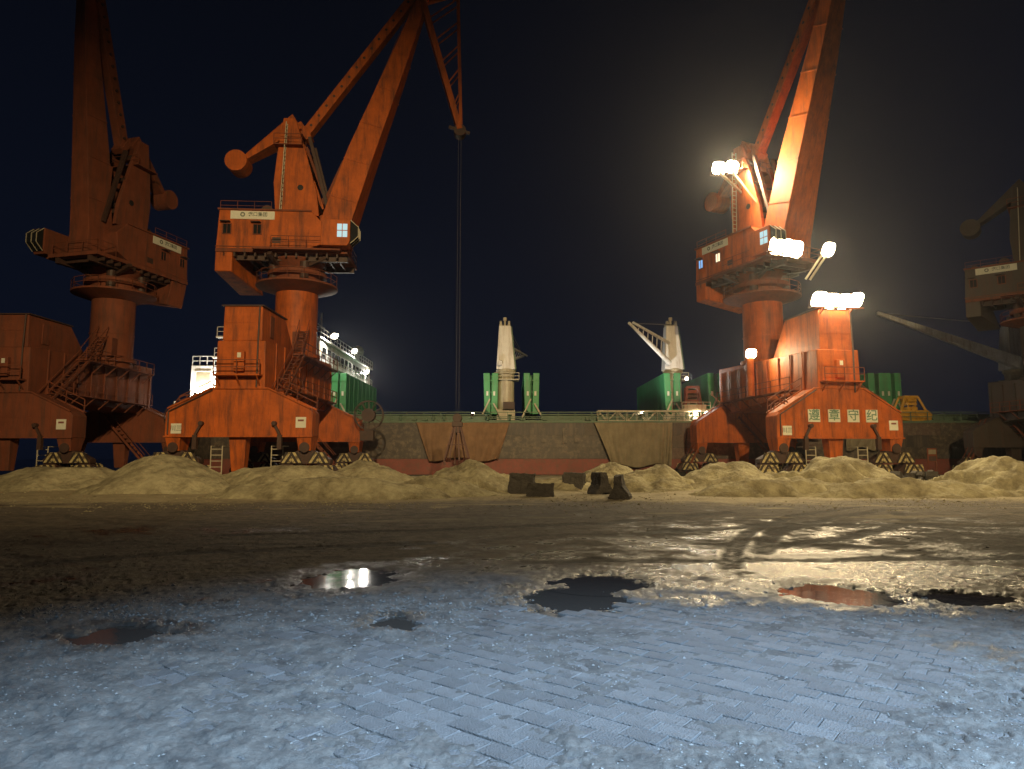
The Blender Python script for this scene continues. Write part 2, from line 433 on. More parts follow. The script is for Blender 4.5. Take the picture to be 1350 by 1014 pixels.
def ground_material():
    m = bpy.data.materials.new('muddy_ground'); m.use_nodes = True
    n, l = m.node_tree.nodes, m.node_tree.links; b = n['Principled BSDF']
    def at(k): a = n.new('ShaderNodeAttribute'); a.attribute_name = k; return a.outputs['Fac']
    t = n.new('ShaderNodeTexCoord')
    def noise(s, d=6, r=0.6):
        q = n.new('ShaderNodeTexNoise'); q.inputs['Scale'].default_value = s; q.inputs['Detail'].default_value = d
        q.inputs['Roughness'].default_value = r; l.new(t.outputs['Object'], q.inputs['Vector']); return q.outputs['Fac']
    def ramp(f, a, ca, bb, cb):
        r = n.new('ShaderNodeValToRGB'); e = r.color_ramp.elements; e[0].position = a; e[1].position = bb
        e[0].color = (*ca, 1); e[1].color = (*cb, 1); l.new(f, r.inputs[0]); return r.outputs[0]
    def mix(f, a, c):
        x = n.new('ShaderNodeMix'); x.data_type = 'RGBA'; l.new(f, x.inputs['Factor'])
        for s, v in (('A', a), ('B', c)):
            if isinstance(v, tuple): x.inputs[s].default_value = (*v, 1)
            else: l.new(v, x.inputs[s])
        return x.outputs['Result']
    dry = ramp(noise(2.2, 12, 0.78), 0.36, (0.045, 0.037, 0.028), 0.64, (0.165, 0.140, 0.108))
    wetc = ramp(noise(7.0, 8), 0.3, (0.030, 0.024, 0.018), 0.7, (0.065, 0.053, 0.040))
    sandc = ramp(noise(0.8, 9, 0.7), 0.3, (0.21, 0.175, 0.10), 0.65, (0.37, 0.32, 0.20))
    wn_ = n.new('ShaderNodeMath'); wn_.operation = 'ADD'; l.new(at('wet'), wn_.inputs[0])
    w2 = n.new('ShaderNodeMath'); w2.operation = 'MULTIPLY_ADD'; l.new(noise(1.8, 8, 0.7), w2.inputs[0]); w2.inputs[1].default_value = 0.9; w2.inputs[2].default_value = -0.45
    l.new(w2.outputs[0], wn_.inputs[1])
    wf = ramp(wn_.outputs[0], 0.30, (0, 0, 0), 0.72, (1, 1, 1))
    c = mix(wf, dry, wetc); c = mix(at('track'), c, (0.020, 0.016, 0.012)); c = mix(at('sand'), c, sandc)
    l.new(c, b.inputs['Base Color'])
    # gloss: wet mud shines, tracks and sand do not
    def mul(a, bb):
        q = n.new('ShaderNodeMath'); q.operation = 'MULTIPLY'; l.new(a, q.inputs[0]); l.new(bb, q.inputs[1]); return q.outputs[0]
    def inv(a):
        q = n.new('ShaderNodeMath'); q.operation = 'SUBTRACT'; q.inputs[0].default_value = 1; l.new(a, q.inputs[1]); return q.outputs[0]
    g = mul(mul(wf, inv(at('track'))), inv(at('sand')))
    mr = n.new('ShaderNodeMapRange'); l.new(g, mr.inputs['Value']); mr.inputs['To Min'].default_value = 0.92; mr.inputs['To Max'].default_value = 0.27
    l.new(mr.outputs[0], b.inputs['Roughness'])
    bp = n.new('ShaderNodeBump'); bp.inputs['Strength'].default_value = 0.9; bp.inputs['Distance'].default_value = 0.020
    l.new(noise(30, 10, 0.72), bp.inputs['Height'])
    bp2 = n.new('ShaderNodeBump'); bp2.inputs['Strength'].default_value = 0.25; bp2.inputs['Distance'].default_value = 0.07
    l.new(noise(9, 9, 0.7), bp2.inputs['Height']); l.new(bp.outputs[0], bp2.inputs['Normal'])
    l.new(bp2.outputs[0], b.inputs['Normal'])
    return m
M_GROUND = ground_material()
ground = grid_mesh('ground', X, Y, z, dict(wet=wet, track=tr, sand=sand), M_GROUND)
tag(ground, kind='structure')

def water_material(name, rough, col):
    m = bpy.data.materials.new(name); m.use_nodes = True
    n, l = m.node_tree.nodes, m.node_tree.links; b = n['Principled BSDF']
    b.inputs['Base Color'].default_value = (*col, 1); b.inputs['Roughness'].default_value = rough; b.inputs['IOR'].default_value = 1.33
    t = n.new('ShaderNodeTexCoord'); q = n.new('ShaderNodeTexNoise'); q.inputs['Scale'].default_value = 3.0; q.inputs['Detail'].default_value = 4
    l.new(t.outputs['Object'], q.inputs['Vector']); bp = n.new('ShaderNodeBump'); bp.inputs['Strength'].default_value = 0.10
    bp.inputs['Distance'].default_value = 0.03
    l.new(q.outputs['Fac'], bp.inputs['Height']); l.new(bp.outputs[0], b.inputs['Normal'])
    return m
M_PUD = water_material('puddle_water', 0.08, (0.048, 0.038, 0.028))
M_SEA = water_material('harbour_water', 0.12, (0.01, 0.014, 0.016))
for cx, cy, rx, ry, ro in PUD:
    b_ = MB(); n_ = 36
    b_.add([(math.cos(2 * math.pi * i / n_) * rx * 1.3, math.sin(2 * math.pi * i / n_) * ry * 1.3, 0) for i in range(n_)], [tuple(range(n_))])
    tag(b_.build('puddle', M_PUD, loc=(cx, cy, -0.020 - 0.004 * (PUD.index((cx, cy, rx, ry, ro)) % 2)), rz=ro), kind='structure')
tag(MB().add([(-1500, 68.6, -3.2), (1500, 68.6, -3.2), (1500, 2500, -3.2), (-1500, 2500, -3.2)], [(0, 1, 2, 3)]).build('water', M_SEA), kind='structure')
qm = MB().box(-400, 400, 67.0, 68.6, -3.6, 0.18)
tag(qm.build('quay_edge', M_CONC), kind='structure')

# pavers where the mud is worn away
def paver_verts(L, W, ch=0.004, H=0.05):
    a, b = L / 2, W / 2
    v = [(-a, -b, -H), (a, -b, -H), (a, b, -H), (-a, b, -H), (-a, -b, -ch), (a, -b, -ch), (a, b, -ch), (-a, b, -ch),
         (-a + ch, -b + ch, 0), (a - ch, -b + ch, 0), (a - ch, b - ch, 0), (-a + ch, b - ch, 0)]
    f = [(0, 1, 5, 4), (1, 2, 6, 5), (2, 3, 7, 6), (3, 0, 4, 7), (4, 5, 9, 8), (5, 6, 10, 9), (6, 7, 11, 10), (7, 4, 8, 11), (8, 9, 10, 11)]
    return v, f
M_PAV = mat('paver_concrete', (0.132, 0.120, 0.103), 0.8, dirt=(0.06, 0.05, 0.04), dirt_amt=0.9, var=0.4, scale=4, bump=0.5, bscale=60)
_n, _l = M_PAV.node_tree.nodes, M_PAV.node_tree.links
_oi = _n.new('ShaderNodeObjectInfo'); _hs = _n.new('ShaderNodeHueSaturation'); _mr = _n.new('ShaderNodeMapRange')
_mr.inputs['To Min'].default_value = 0.72; _mr.inputs['To Max'].default_value = 1.05
_l.new(_oi.outputs['Random'], _mr.inputs['Value']); _l.new(_mr.outputs[0], _hs.inputs['Value'])
_src = _n['Principled BSDF'].inputs['Base Color'].links[0].from_socket
_l.new(_src, _hs.inputs['Color']); _l.new(_hs.outputs[0], _n['Principled BSDF'].inputs['Base Color'])
PL, PW = 0.30, 0.20
ang = R(-38)
cand = []
pc = G(900, 862)
for i in range(-24, 25):
    for j in range(-32, 33):
        u = (i + 0.5 * (j % 2)) * PL; w = j * PW
        x = pc[0] + u * math.cos(ang) - w * math.sin(ang); y = pc[1] + u * math.sin(ang) + w * math.cos(ang)
        cand.append((x, y))
ca = np.array(cand)
zz, _, _, _, _ = ground_fields(ca[:, 0], ca[:, 1])
pe = np.sqrt(((ca[:, 0] - pc[0] + 0.4) / 4.6) ** 2 + ((ca[:, 1] - pc[1]) / 2.9) ** 2)
keep = ca[(pe < 1.0) & (ca[:, 1] > 4.0)]
inview = np.abs(keep[:, 0]) < keep[:, 1] * 0.72
_, _, _, _, pk = ground_fields(keep[:, 0], keep[:, 1])
keep = keep[pk < 0.12]; inview = np.abs(keep[:, 0]) < keep[:, 1] * 0.72
zk, *_ = ground_fields(keep[:, 0], keep[:, 1])
score = keep[:, 1] + 100 * (~inview) + 6 * (zk > 0.004)
order = np.argsort(score)
paving = empty('paving', (pc[0], pc[1], 0)); tag(paving, kind='structure')
pv, pf = paver_verts(PL - 0.011, PW - 0.011)
pmesh = bpy.data.meshes.new('paver'); pmesh.from_pydata(pv, [], pf); pmesh.materials.append(M_PAV)
rest = MB()
for k, idx in enumerate(order):
    x, y = keep[idx]; dz = random.uniform(-0.007, 0.007); rx, ry = random.uniform(-.03, .03), random.uniform(-.02, .02)
    if k < 300:
        o = bpy.data.objects.new('paver', pmesh); COL.objects.link(o); o.parent = paving
        o.location = (x - pc[0], y - pc[1], dz); o.rotation_euler = (rx, ry, ang + random.uniform(-.02, .02))
    else:
        M4 = Matrix.Translation((x - pc[0], y - pc[1], dz)) @ Matrix.Rotation(ang + random.uniform(-.02, .02), 4, 'Z') @ Matrix.Rotation(rx, 4, 'X')
        rest.add([M4 @ Vector(v) for v in pv], pf)
tag(rest.build('worn_pavers', M_PAV, paving), kind='stuff')

# loose stones and clods
def pebbles(name, pts, m):
    base = [(1, 0, 0), (-1, 0, 0), (0, 1, 0), (0, -1, 0), (0, 0, 1), (0, 0, -1)]
    fs = [(0, 2, 4), (2, 1, 4), (1, 3, 4), (3, 0, 4), (2, 0, 5), (1, 2, 5), (3, 1, 5), (0, 3, 5)]
    b = MB()
    xs = np.array([p[0] for p in pts]); ys = np.array([p[1] for p in pts]); zs, *_ = ground_fields(xs, ys)
    for (x, y, s), z0 in zip(pts, zs):
        a = random.uniform(0, 6.28); c, sn = math.cos(a), math.sin(a)
        sx_, sy_, sz_ = s * random.uniform(.7, 1.3), s * random.uniform(.6, 1.1), s * random.uniform(.35, .7)
        vs = []
        for px_, py_, pz_ in base:
            k = random.uniform(.7, 1.15); qx, qy = px_ * sx_ * k + random.uniform(-.2, .2) * s, py_ * sy_ * k + random.uniform(-.2, .2) * s
            vs.append((x + qx * c - qy * sn, y + qx * sn + qy * c, z0 + pz_ * sz_ * k + sz_ * 0.2))
        b.add(vs, fs)
    return b.build(name, m)
pts = []
while len(pts) < 9000:
    t = random.random()
    if t < 0.45: y = random.gauss(9.0, 0.75)
    elif t < 0.9: y = random.uniform(4.2, 9)
    else: y = random.uniform(9, 20)
    if y < 4: continue
    x = random.uniform(-1, 1) * (y * 0.85 + 0.5)
    if vnoise(np.array([x * 1.4]), np.array([y * 1.4]), 5)[0] < random.uniform(0.2, 0.75): continue
    pts.append((x, y, random.uniform(0.006, 0.014) * (1.9 if random.random() < 0.08 else 1) * (1.5 if y > 8 else 1)))
M_PEB = mat('gravel_stone', (0.15, 0.135, 0.11), 0.85, var=0.5, scale=30, bump=0)
tag(pebbles('gravel', pts, M_PEB), kind='stuff')

# ------------------------------------------------------------------ sand piles
def sand_pile(px, py, D, wpx, label, sy=0.8, skew=0.0, seed=0, rough=0.10, flat=0.0, gouge=0.0, sharp=1.0):
    c = P(px, py, D); H = c.z; rx = wpx / 2 * D / F; ry = rx * sy
    n = 170
    u = np.linspace(-1.25, 1.25, n); U, V = np.meshgrid(u, u)
    xx = U * rx; yy_ = V * ry
    wob = 0.30 * fbm(xx + seed * 9.1, yy_, 0.22, 4, seed) + 0.05 * fbm(xx, yy_ + seed, 1.1, 3, seed + 3)
    r = np.sqrt((U + skew * (1 - np.abs(U))) ** 2 + V ** 2) + wob
    prof = np.clip((1 - np.clip(r, flat, None)) / (1 - flat), -0.4, 1)
    rr = prof
    h = H * np.where(rr > 0, rr ** sharp, rr)
    h = h - 0.13 * H * np.exp(-(r / 0.17) ** 2)
    erosion = np.abs(fbm(np.arctan2(V, U) * 5 + seed, r * 1.3, 1.0, 3, seed + 8)) * 0.035 * H * sstep(0, 0.5, r)
    h = h - erosion * (rr > 0) + rough * 0.8 * fbm(xx, yy_, 0.9, 5, seed + 13, 0.6)
    rid = 1 - np.abs(fbm(xx + seed * 3.3, yy_ * 1.3, 0.55, 4, seed + 51, 0.55)) * 2.2
    h = h + (rough * 0.5) * (rid - .6) * (rr > -.1)
    if gouge:
        gx = fbm(xx * 0.8 + yy_ * 0.5, yy_ * 0.3, 0.9, 3, seed + 31)
        h = h - gouge * H * sstep(0.1, 0.42, gx) * sstep(0.15, 0.6, r)
    h = np.where(r > 1.05, np.minimum(h, -0.15), h)
    o = grid_mesh('sand_pile', xx, yy_, h, {}, M_SAND)
    o.location = (c.x, D, 0)
    tag(o, label, 'sand pile', 'heaps of pale sand along the quay')
    return o
sand_pile(85, 616, 39, 250, 'low flat topped sand heap at the far left edge beside the tall cone', 0.7, 0, 3, flat=0.35)
sand_pile(228, 589, 37, 235, 'tallest smooth cone of sand in front of the left gap between cranes', 0.8, 0.12, 1, flat=0.02, sharp=0.95, rough=0.06)
sand_pile(385, 613, 38, 260, 'broad low sand mound right of the tall cone, under the middle crane', 0.6, 0, 5, flat=0.22)
sand_pile(445, 630, 32, 330, 'long low tongue of sand reaching towards the road before the middle crane', 0.3, 0, 6, flat=0.3, rough=0.16, gouge=.12)
sand_pile(480, 601, 40, 190, 'pitted sand heap beside the right foot of the middle crane', 0.8, 0, 8, rough=0.25, flat=.12)
sand_pile(605, 604, 37, 235, 'gouged sand heap below the brown tarpaulin on the hull', 0.7, -0.15, 9, rough=0.35, gouge=0.4, flat=.15)
sand_pile(560, 632, 33, 210, 'low spread of sand between the pitted heap and the gouged heap', 0.35, 0, 33, rough=0.18, flat=.3)
sand_pile(735, 630, 39, 230, 'thin low sand bank behind the concrete blocks', 0.45, 0, 12, rough=0.2, gouge=0.2, flat=.3)
sand_pile(808, 605, 44, 110, 'small steep brownish sand heap between the concrete blocks and pale tarpaulin', 0.9, 0, 14, rough=0.35)
sand_pile(872, 613, 39, 240, 'uneven sand heap under the pale tarpaulin', 0.6, 0, 15, rough=0.35, gouge=0.3, flat=.2)
sand_pile(965, 607, 40, 240, 'rutted sand heap left of the lit crane', 0.6, 0, 17, rough=0.32, gouge=0.3, flat=.15)
sand_pile(1105, 596, 39, 270, 'ridged sand heap in front of the lit crane between its wheels', 0.55, 0, 19, rough=0.26, gouge=0.3, flat=.04)
sand_pile(1030, 631, 33, 300, 'low trampled sand tongue in front of the lit crane', 0.3, 0, 20, rough=0.25, flat=0.3, gouge=.25)
sand_pile(1310, 603, 36, 270, 'bright lumpy sand heap at the right edge', 0.7, -0.05, 23, rough=0.35, gouge=0.25, flat=0.2)
sand_pile(1200, 631, 32.5, 320, 'low bright sand bank at the right before the striped wheels', 0.32, 0, 24, rough=0.25, flat=0.3, gouge=.25)

# concrete barriers
def barrier(px, py, D, rz, label, L=1.6, s=1.0):
    b = MB()
    prof = [(-0.42, 0), (0.42, 0), (0.42, 0.18), (0.18, 0.55), (0.14, 1.0), (-0.14, 1.0), (-0.18, 0.55), (-0.42, 0.18)]
    prof = [(x * s, z_ * s) for x, z_ in prof]
    b.prism(prof, -L / 2, L / 2)
    p = P(px, py, D)
    o = b.build('concrete_barrier', M_CONC, loc=(p.x, D, -0.05), rz=rz, bevel=0.04)
    o.rotation_euler = (random.uniform(-.05, .05), random.uniform(-.06, .06), rz)
    o.modifiers.clear(); sd_ = o.modifiers.new('cuts', 'SUBSURF'); sd_.subdivision_type = 'SIMPLE'; sd_.levels = 4; sd_.render_levels = 4
    tx = bpy.data.textures.new('chips', 'CLOUDS'); tx.noise_scale = .35; tx.noise_depth = 4
    dm_ = o.modifiers.new('chips', 'DISPLACE'); dm_.texture = tx; dm_.strength = .22; dm_.mid_level = .55; dm_.texture_coords = 'GLOBAL'
    return tag(o, label, 'concrete barrier', 'dark concrete barriers in front of the sand')
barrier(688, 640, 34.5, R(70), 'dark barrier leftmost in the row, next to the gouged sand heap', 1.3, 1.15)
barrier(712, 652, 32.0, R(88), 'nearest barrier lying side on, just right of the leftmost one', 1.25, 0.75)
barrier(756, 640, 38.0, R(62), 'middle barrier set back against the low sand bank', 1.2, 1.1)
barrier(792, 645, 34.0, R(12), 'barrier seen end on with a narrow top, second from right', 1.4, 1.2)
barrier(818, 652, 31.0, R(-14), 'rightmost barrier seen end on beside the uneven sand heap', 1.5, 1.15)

# ------------------------------------------------------------------ lamps on things
def sq(v): return math.copysign(abs(v) ** .62, v)

def flood_lamp(parent, loc, aim, w, h, power, col=WHITE, m=None, angle=150, name='flood_lamp', size=0.25, blend=0.9):
    """loc, aim in the parent's own frame; housing with a glowing glass and the real light just in front of it"""
    m = m or M_LAMP
    L = Vector(loc); d = (Vector(aim) - L).normalized()
    q = d.to_track_quat('Y', 'Z')
    b = MB(); n_ = 20
    ring = lambda k, y: [(w * .5 * k * sq(math.cos(2 * math.pi * i / n_)), y, h * .5 * k * sq(math.sin(2 * math.pi * i / n_))) for i in range(n_)]
    vs = ring(1, 0) + ring(.9, -.15) + ring(.45, -.38) + ring(.3, -.6)
    fs = [(j * n_ + i, j * n_ + (i + 1) % n_, (j + 1) * n_ + (i + 1) % n_, (j + 1) * n_ + i) for j in range(3) for i in range(n_)] + [tuple(range(3 * n_, 4 * n_))]
    b.add(vs, fs)
    b.bar((-w / 2 - .04, -.1, -h / 2 - .1), (-w / 2 - .04, -.1, 0), .05); b.bar((w / 2 + .04, -.1, -h / 2 - .1), (w / 2 + .04, -.1, 0), .05)
    b.bar((-w / 2 - .04, -.1, -h / 2 - .1), (w / 2 + .04, -.1, -h / 2 - .1), .06)
    o = b.build(name, M_DK, parent, L); o.rotation_mode = 'QUATERNION'; o.rotation_quaternion = q
    g_ = MB(); vs = []
    for k, y in ((.96, 0.0), (.85, .10), (.6, .2), (.3, .26)): vs += ring(k, y)
    g_.add(vs, [(j * n_ + i, j * n_ + (i + 1) % n_, (j + 1) * n_ + (i + 1) % n_, (j + 1) * n_ + i) for j in range(3) for i in range(n_)] + [tuple(range(3 * n_, 4 * n_)), tuple(range(n_))[::-1]])
    g_.build('lamp_glass', m, o)
    if power:
        ld = bpy.data.lights.new('lamp_light', 'SPOT'); ld.energy = power; ld.color = col; ld.spot_size = R(angle); ld.spot_blend = blend
        ld.shadow_soft_size = size
        lo = bpy.data.objects.new('lamp_light', ld); COL.objects.link(lo); lo.parent = parent
        lo.location = L + d * (0.30 + size * 1.0); lo.rotation_mode = 'QUATERNION'; lo.rotation_quaternion = d.to_track_quat('-Z', 'Y')
    return o

def xform(o, ox, oy, oz, rz):
    o.location = (ox, oy, oz); o.rotation_euler = (0, 0, rz); return o

# ------------------------------------------------------------------ harbour crane
def make_crane(label, loc, yaw, col_x, slew, luff=0.0, s=1.0, bw=1.0, lit=False, jib=True, paint=M_OR, boxtop=12.6, apex=6.7, lod=False):
    root = empty('harbour_crane', loc, yaw); root.scale = (s, s, s)
    tag(root, label, 'harbour crane', 'orange harbour cranes on the quay')
    # --- portal: two gabled end frames with legs and bogies
    zb = 3.35
    for y in (0.0, 15.0):
        b = MB().prism([(-5.15, zb), (5.15, zb), (5.15, 5.0), (4.9, 5.3), (2.0, apex), (-2.0, apex), (-4.9, 5.3), (-5.15, 5.0)], y - .85, y + .85)
        fr = b.build('portal_frame', paint, root, bevel=.05)
        fl = MB()
        for a, c in (((-5.0, 5.28), (-2.0, apex)), ((-2.0, apex), (2.0, apex)), ((2.0, apex), (5.0, 5.28))):
            for yy_ in (y - .9, y + .9): fl.bar((a[0], yy_, a[1] + .03), (c[0], yy_, c[1] + .03), .14, .1)
        fl.bar((-5.2, y - .88, zb), (5.2, y - .88, zb), .12, .1)
        fl.build('edge_flange', paint, fr)
        for x_ in (-3.4, -1.7, 1.75, 3.45):
            MB().box(x_, x_ + .05, y - .872, y - .85, zb + .06, 5.15 + (apex - 5.2) * min(1, (5 - abs(x_)) / 3) * .9).build('weld_seam', paint, fr)
        MB().box(-5.0, 5.0, y - .868, y - .85, 4.86, 4.9).build('weld_seam', paint, fr)
        for sx_ in (-1, 1):
            x0, x1 = sorted((sx_ * 5.12, sx_ * 4.05))
            lg = MB().hexa([(x0 + .12, y - .6, 2.35), (x1 - .12, y - .6, 2.35), (x1 - .12, y + .6, 2.35), (x0 + .12, y + .6, 2.35)],
                           [(x0, y - .85, zb), (x1, y - .85, zb), (x1, y + .85, zb), (x0, y + .85, zb)])
            leg = lg.build('leg', paint, root, bevel=.03)
            MB().tube((sx_ * 4.6, y - .75, 2.6), (sx_ * 4.6, y + .75, 2.6), .36, n=16).build('leg_pin', M_DK, leg)
            # bogie
            bx = sx_ * 4.6
            bg_ = empty('bogie', (bx, y, 0), 0, root)
            MB().prism([(-.5, 2.4), (.5, 2.4), (1.75, 1.75), (1.75, 1.45), (-1.75, 1.45), (-1.75, 1.75)], -.38, .38).build('equalizer_beam', M_DK, bg_)
            for k in (-1, 1):
                MB().prism([(k * 1.3 - .3, 1.5), (k * 1.3 + .3, 1.5), (k * 1.3 + .95, .95), (k * 1.3 + .95, .5), (k * 1.3 - .95, .5), (k * 1.3 - .95, .95)], -.3, .3).build('wheel_beam', M_DK, bg_)
                for w in (-.52, .52):
                    MB().tube((k * 1.3 + w, -.14, .38), (k * 1.3 + w, .14, .38), .36, n=20).build('wheel', M_BLACK, bg_)
                MB().box(k * 1.3 - .2, k * 1.3 + .75, -.75, -.32, .75, 1.25).build('drive_motor', M_DK, bg_)
                for yy_ in (-.47, .43):
                    g_ = MB().prism([(-.85, .0), (.85, .0), (.72, .62), (-.62, .62)], 0, .04)
                    g_.build('striped_guard', M_STRIPE, bg_, loc=(k * 1.3, yy_ - (.35 if yy_ < 0 else -.35), .72))
                g2 = MB().prism([(-.75, 0), (.75, 0), (.45, .75), (-.45, .75)], 0, .04)
                g2.build('striped_guard', M_STRIPE, bg_, loc=(k * .95, -.46, 1.5))
            MB().box(-2.35, -2.15, -.3, .3, .45, .8).build('buffer', M_BLACK, bg_); MB().box(2.15, 2.35, -.3, .3, .45, .8).build('buffer', M_BLACK, bg_)
    for y in (0, 15.0):
        MB().hexa([(-.62, y - .3, .9), (.28, y - .3, .9), (.28, y + .3, .9), (-.62, y + .3, .9)],
                  [(-.8, y - .5, zb), (.4, y - .5, zb), (.4, y + .5, zb), (-.8, y + .5, zb)]).build('centre_post', paint, root, bevel=.03)
    # cable guides and pipes on the near frame
    for sx_ in (-1, 1):
        cg = MB()
        cg.bar((sx_ * 2.95, -.95, zb - .9), (sx_ * 2.95, -.95, zb + .1), .3, .3)
        cg.bar((sx_ * 2.95, -1.0, zb + .1), (sx_ * 2.55, -1.0, zb + .85), .16); cg.tube((sx_ * 2.55, -.87, zb + .9), (sx_ * 2.55, -1.2, zb + .9), .16)
        cg.build('cable_guide', M_DK, root)
    for sx_, hh in ((-1, .5), (1, .75)):
        w = .36
        MB().box(sx_ * 4.35 - w, sx_ * 4.35 + w, -.885, -.856, 3.95 if sx_ > 0 else 3.55, 4.7 if sx_ > 0 else 4.25).build('notice_board', M_SIGN, root)
    lettering('▬' if True else '', .4, M_RED, root, (4.35, -.893, 4.5))
    lettering('川三', .42, M_INK, root, (-4.35, -.893, 3.9))
    # ladders beside the bogies
    for lx in (-2.3, 2.0):
        b = MB()
        for k in (0, .8): b.bar((lx + k, .2, .6), (lx + k, .2, 2.7), .06)
        for k in range(5): b.bar((lx, .2, .8 + .42 * k), (lx + .8, .2, .8 + .42 * k), .05)
        b.bar((lx, .2, 2.7), (lx, 1.4, 2.7), .05).bar((lx + .8, .2, 2.7), (lx + .8, 1.4, 2.7), .05)
        b.build('ladder', M_CREAM, root)
    # --- girder between the frames
    g = MB().hexa([(-1.75, -.95, apex - .03), (1.75, -.95, apex - .03), (1.9, 15.9, 6.1), (-1.9, 15.9, 6.1)],
                  [(-1.7, -.95, 10.1), (1.7, -.95, 10.1), (1.9, 15.9, 10.7), (-1.9, 15.9, 10.7)])
    gird = g.build('main_girder', paint, root, bevel=.06)
    for y in np.arange(1.0, 15.5, 1.8):
        for sx_ in (-1, 1): MB().bar((sx_ * (1.80 + .01 * y), y, 6.7), (sx_ * (1.80 + .01 * y), y, 10.2), .09, .12).build('stiffener', paint, gird)
    hb = MB().hexa([(-1.4, -.85, 10.1), (1.4, -.85, 10.1), (1.4, 6.2, 10.3), (-1.4, 6.2, 10.3)],
                   [(-1.35, -.85, boxtop), (1.35, -.85, boxtop), (1.4, 4.0, boxtop), (-1.4, 4.0, boxtop)])
    house0 = hb.build('electrical_room', paint, root, bevel=.06)
    MB().box(-1.5, 1.5, -.98, 4.1, boxtop, boxtop + .08).build('room_roof', M_DK, house0)
    MB().box(1.405, 1.46, .6, 1.4, 10.6, 12.2).build('room_door', M_ORD, house0)
    for z_ in (7.7, 8.9): MB().box(-1.68, 1.68, -.975, -.955, z_, z_ + .05).build('weld_seam', paint, gird)
    MB().box(-1.3, 1.3, -.875, -.855, 11.4, 11.45).build('weld_seam', paint, house0)
    pp = MB().tube((1.2, -1.05, 6.8), (1.2, -1.05, 10.1), .06, n=8).tube((1.2, -1.05, 10.1), (1.2, -.95, boxtop), .06, n=8)
    pp.build('conduit', M_DK, gird)
    MB().tube((-4.9, -.95, 3.5), (-4.9, -.95, 5.1), .05, n=8).tube((-4.9, -.95, 5.1), (-1.9, -.95, apex - .1), .05, n=8).build('conduit', M_DK, root)
    MB().box(-.35, .35, -1.3, -.97, 7.9, 9.3).build('control_box', paint, gird, bevel=.03)
    MB().box(-.12, .14, -1.325, -1.302, 8.85, 9.2).build('label_plate', M_SIGN, gird)
    pl = MB().box(-1.6, 1.6, -1.7, -.96, 7.55, 7.65)
    for x in (-1.4, 0, 1.4): pl.bar((x, -1.65, 7.55), (x, -.95, 6.9), .08)
    pl.build('service_platform', paint, gird)
    for sx_, z0 in ((1, 9.9), (-1, 7.2), (1, 6.9)):
        wk = MB()
        xx0, xx1 = sorted((sx_ * 1.95, sx_ * 2.85))
        y0_, y1_ = (4.0, 14.5) if z0 > 9 else (1.2, 14.5)
        wk.box(xx0, xx1, y0_, y1_, z0 - .08, z0)
        for y in np.arange(y0_ + .3, y1_, 2.0): wk.bar((sx_ * 2.8, y, z0 - .08), (sx_ * 1.9, y, z0 - .9), .08)
        wk.build('walkway', M_ORD, root)
    for a_, c_ in (((2.8, 4, 9.9), (2.8, 14.5, 9.9)), ((-2.8, 1.2, 7.2), (-2.8, 14.5, 7.2)), ((2.8, 1.2, 6.9), (2.8, 14.5, 6.9)), ((-1.6, -1.66, 7.65), (1.6, -1.66, 7.65)), ((-5.0, .7, 5.3), (-2.1, .7, apex)), ((2.1, .7, apex), (5.0, .7, 5.3))):
        MB().rail([a_, c_], w=.055).build('railing', M_ORD, root)
    def stairs(a, c, w=.8, n=12):
        a = Vector(a); c = Vector(c); sd = Vector((0, 0, 1)).cross(c - a).normalized() * w / 2
        for sgn in (-1, 1):
            sta.bar(a + sd * sgn, c + sd * sgn, .07, .2); sta.bar(a + sd * sgn + Vector((0, 0, .9)), c + sd * sgn + Vector((0, 0, .9)), .05)
        for i in range(n):
            p = a.lerp(c, (i + .5) / n); sta.bar(p - sd, p + sd, .24, .04)
    for a_, c_ in (((2.4, -.2, 5.9), (2.4, 4.5, 9.9)), ((3.0, 13.8, 1.2), (-1.2, 13.8, 5.8)), ((-5.8, 14.8, 1.2), (-3.4, 14.8, 5.6)), ((2.3, 4.5, 9.9), (1.6, 8.0, 12.5))):
        sta = MB(); stairs(a_, c_); sta.build('stairway', M_ORD, root)
    # cable reel at the far corner, hose ring near the left corner
    rb = MB()
    for i in range(24):
        t0, t1 = 2 * math.pi * i / 24, 2 * math.pi * (i + 1) / 24
        for yy_ in (13.0, 13.5):
            for rr in (1.3, .55): rb.bar((6.1 + rr * math.cos(t0), yy_, 5.7 + rr * math.sin(t0)), (6.1 + rr * math.cos(t1), yy_, 5.7 + rr * math.sin(t1)), .07)
        if i % 2 == 0:
            for yy_ in (13.0, 13.5): rb.bar((6.1, yy_, 5.7), (6.1 + 1.3 * math.cos(t0), yy_, 5.7 + 1.3 * math.sin(t0)), .05)
    rb.tube((6.1, 12.9, 5.7), (6.1, 13.6, 5.7), .6, n=24).box(5.4, 6.6, 12.9, 13.6, 3.4, 4.3)
    rb.build('cable_reel', M_DK, root)
    hr = MB()
    for i in range(12):
        t0, t1 = math.pi * i / 12, math.pi * (i + 1) / 12
        for rr in (.85, .6): hr.bar((-4.2 + rr * math.cos(t0), .2, 5.5 + rr * math.sin(t0)), (-4.2 + rr * math.cos(t1), .2, 5.5 + rr * math.sin(t1)), .07)
        if i % 3 == 0: hr.bar((-4.2 + .6 * math.cos(t0), .2, 5.5 + .6 * math.sin(t0)), (-4.2 + .85 * math.cos(t0), .2, 5.5 + .85 * math.sin(t0)), .06)
    hr.build('hose_ring', M_ORD, root)
    # --- column
    CZ, CY = 16.6, 10.0
    cb = MB().lathe([(1.78, 9.9), (1.78, CZ - .1)], 40, (col_x, CY))
    col = smooth(cb.build('column', paint, root))
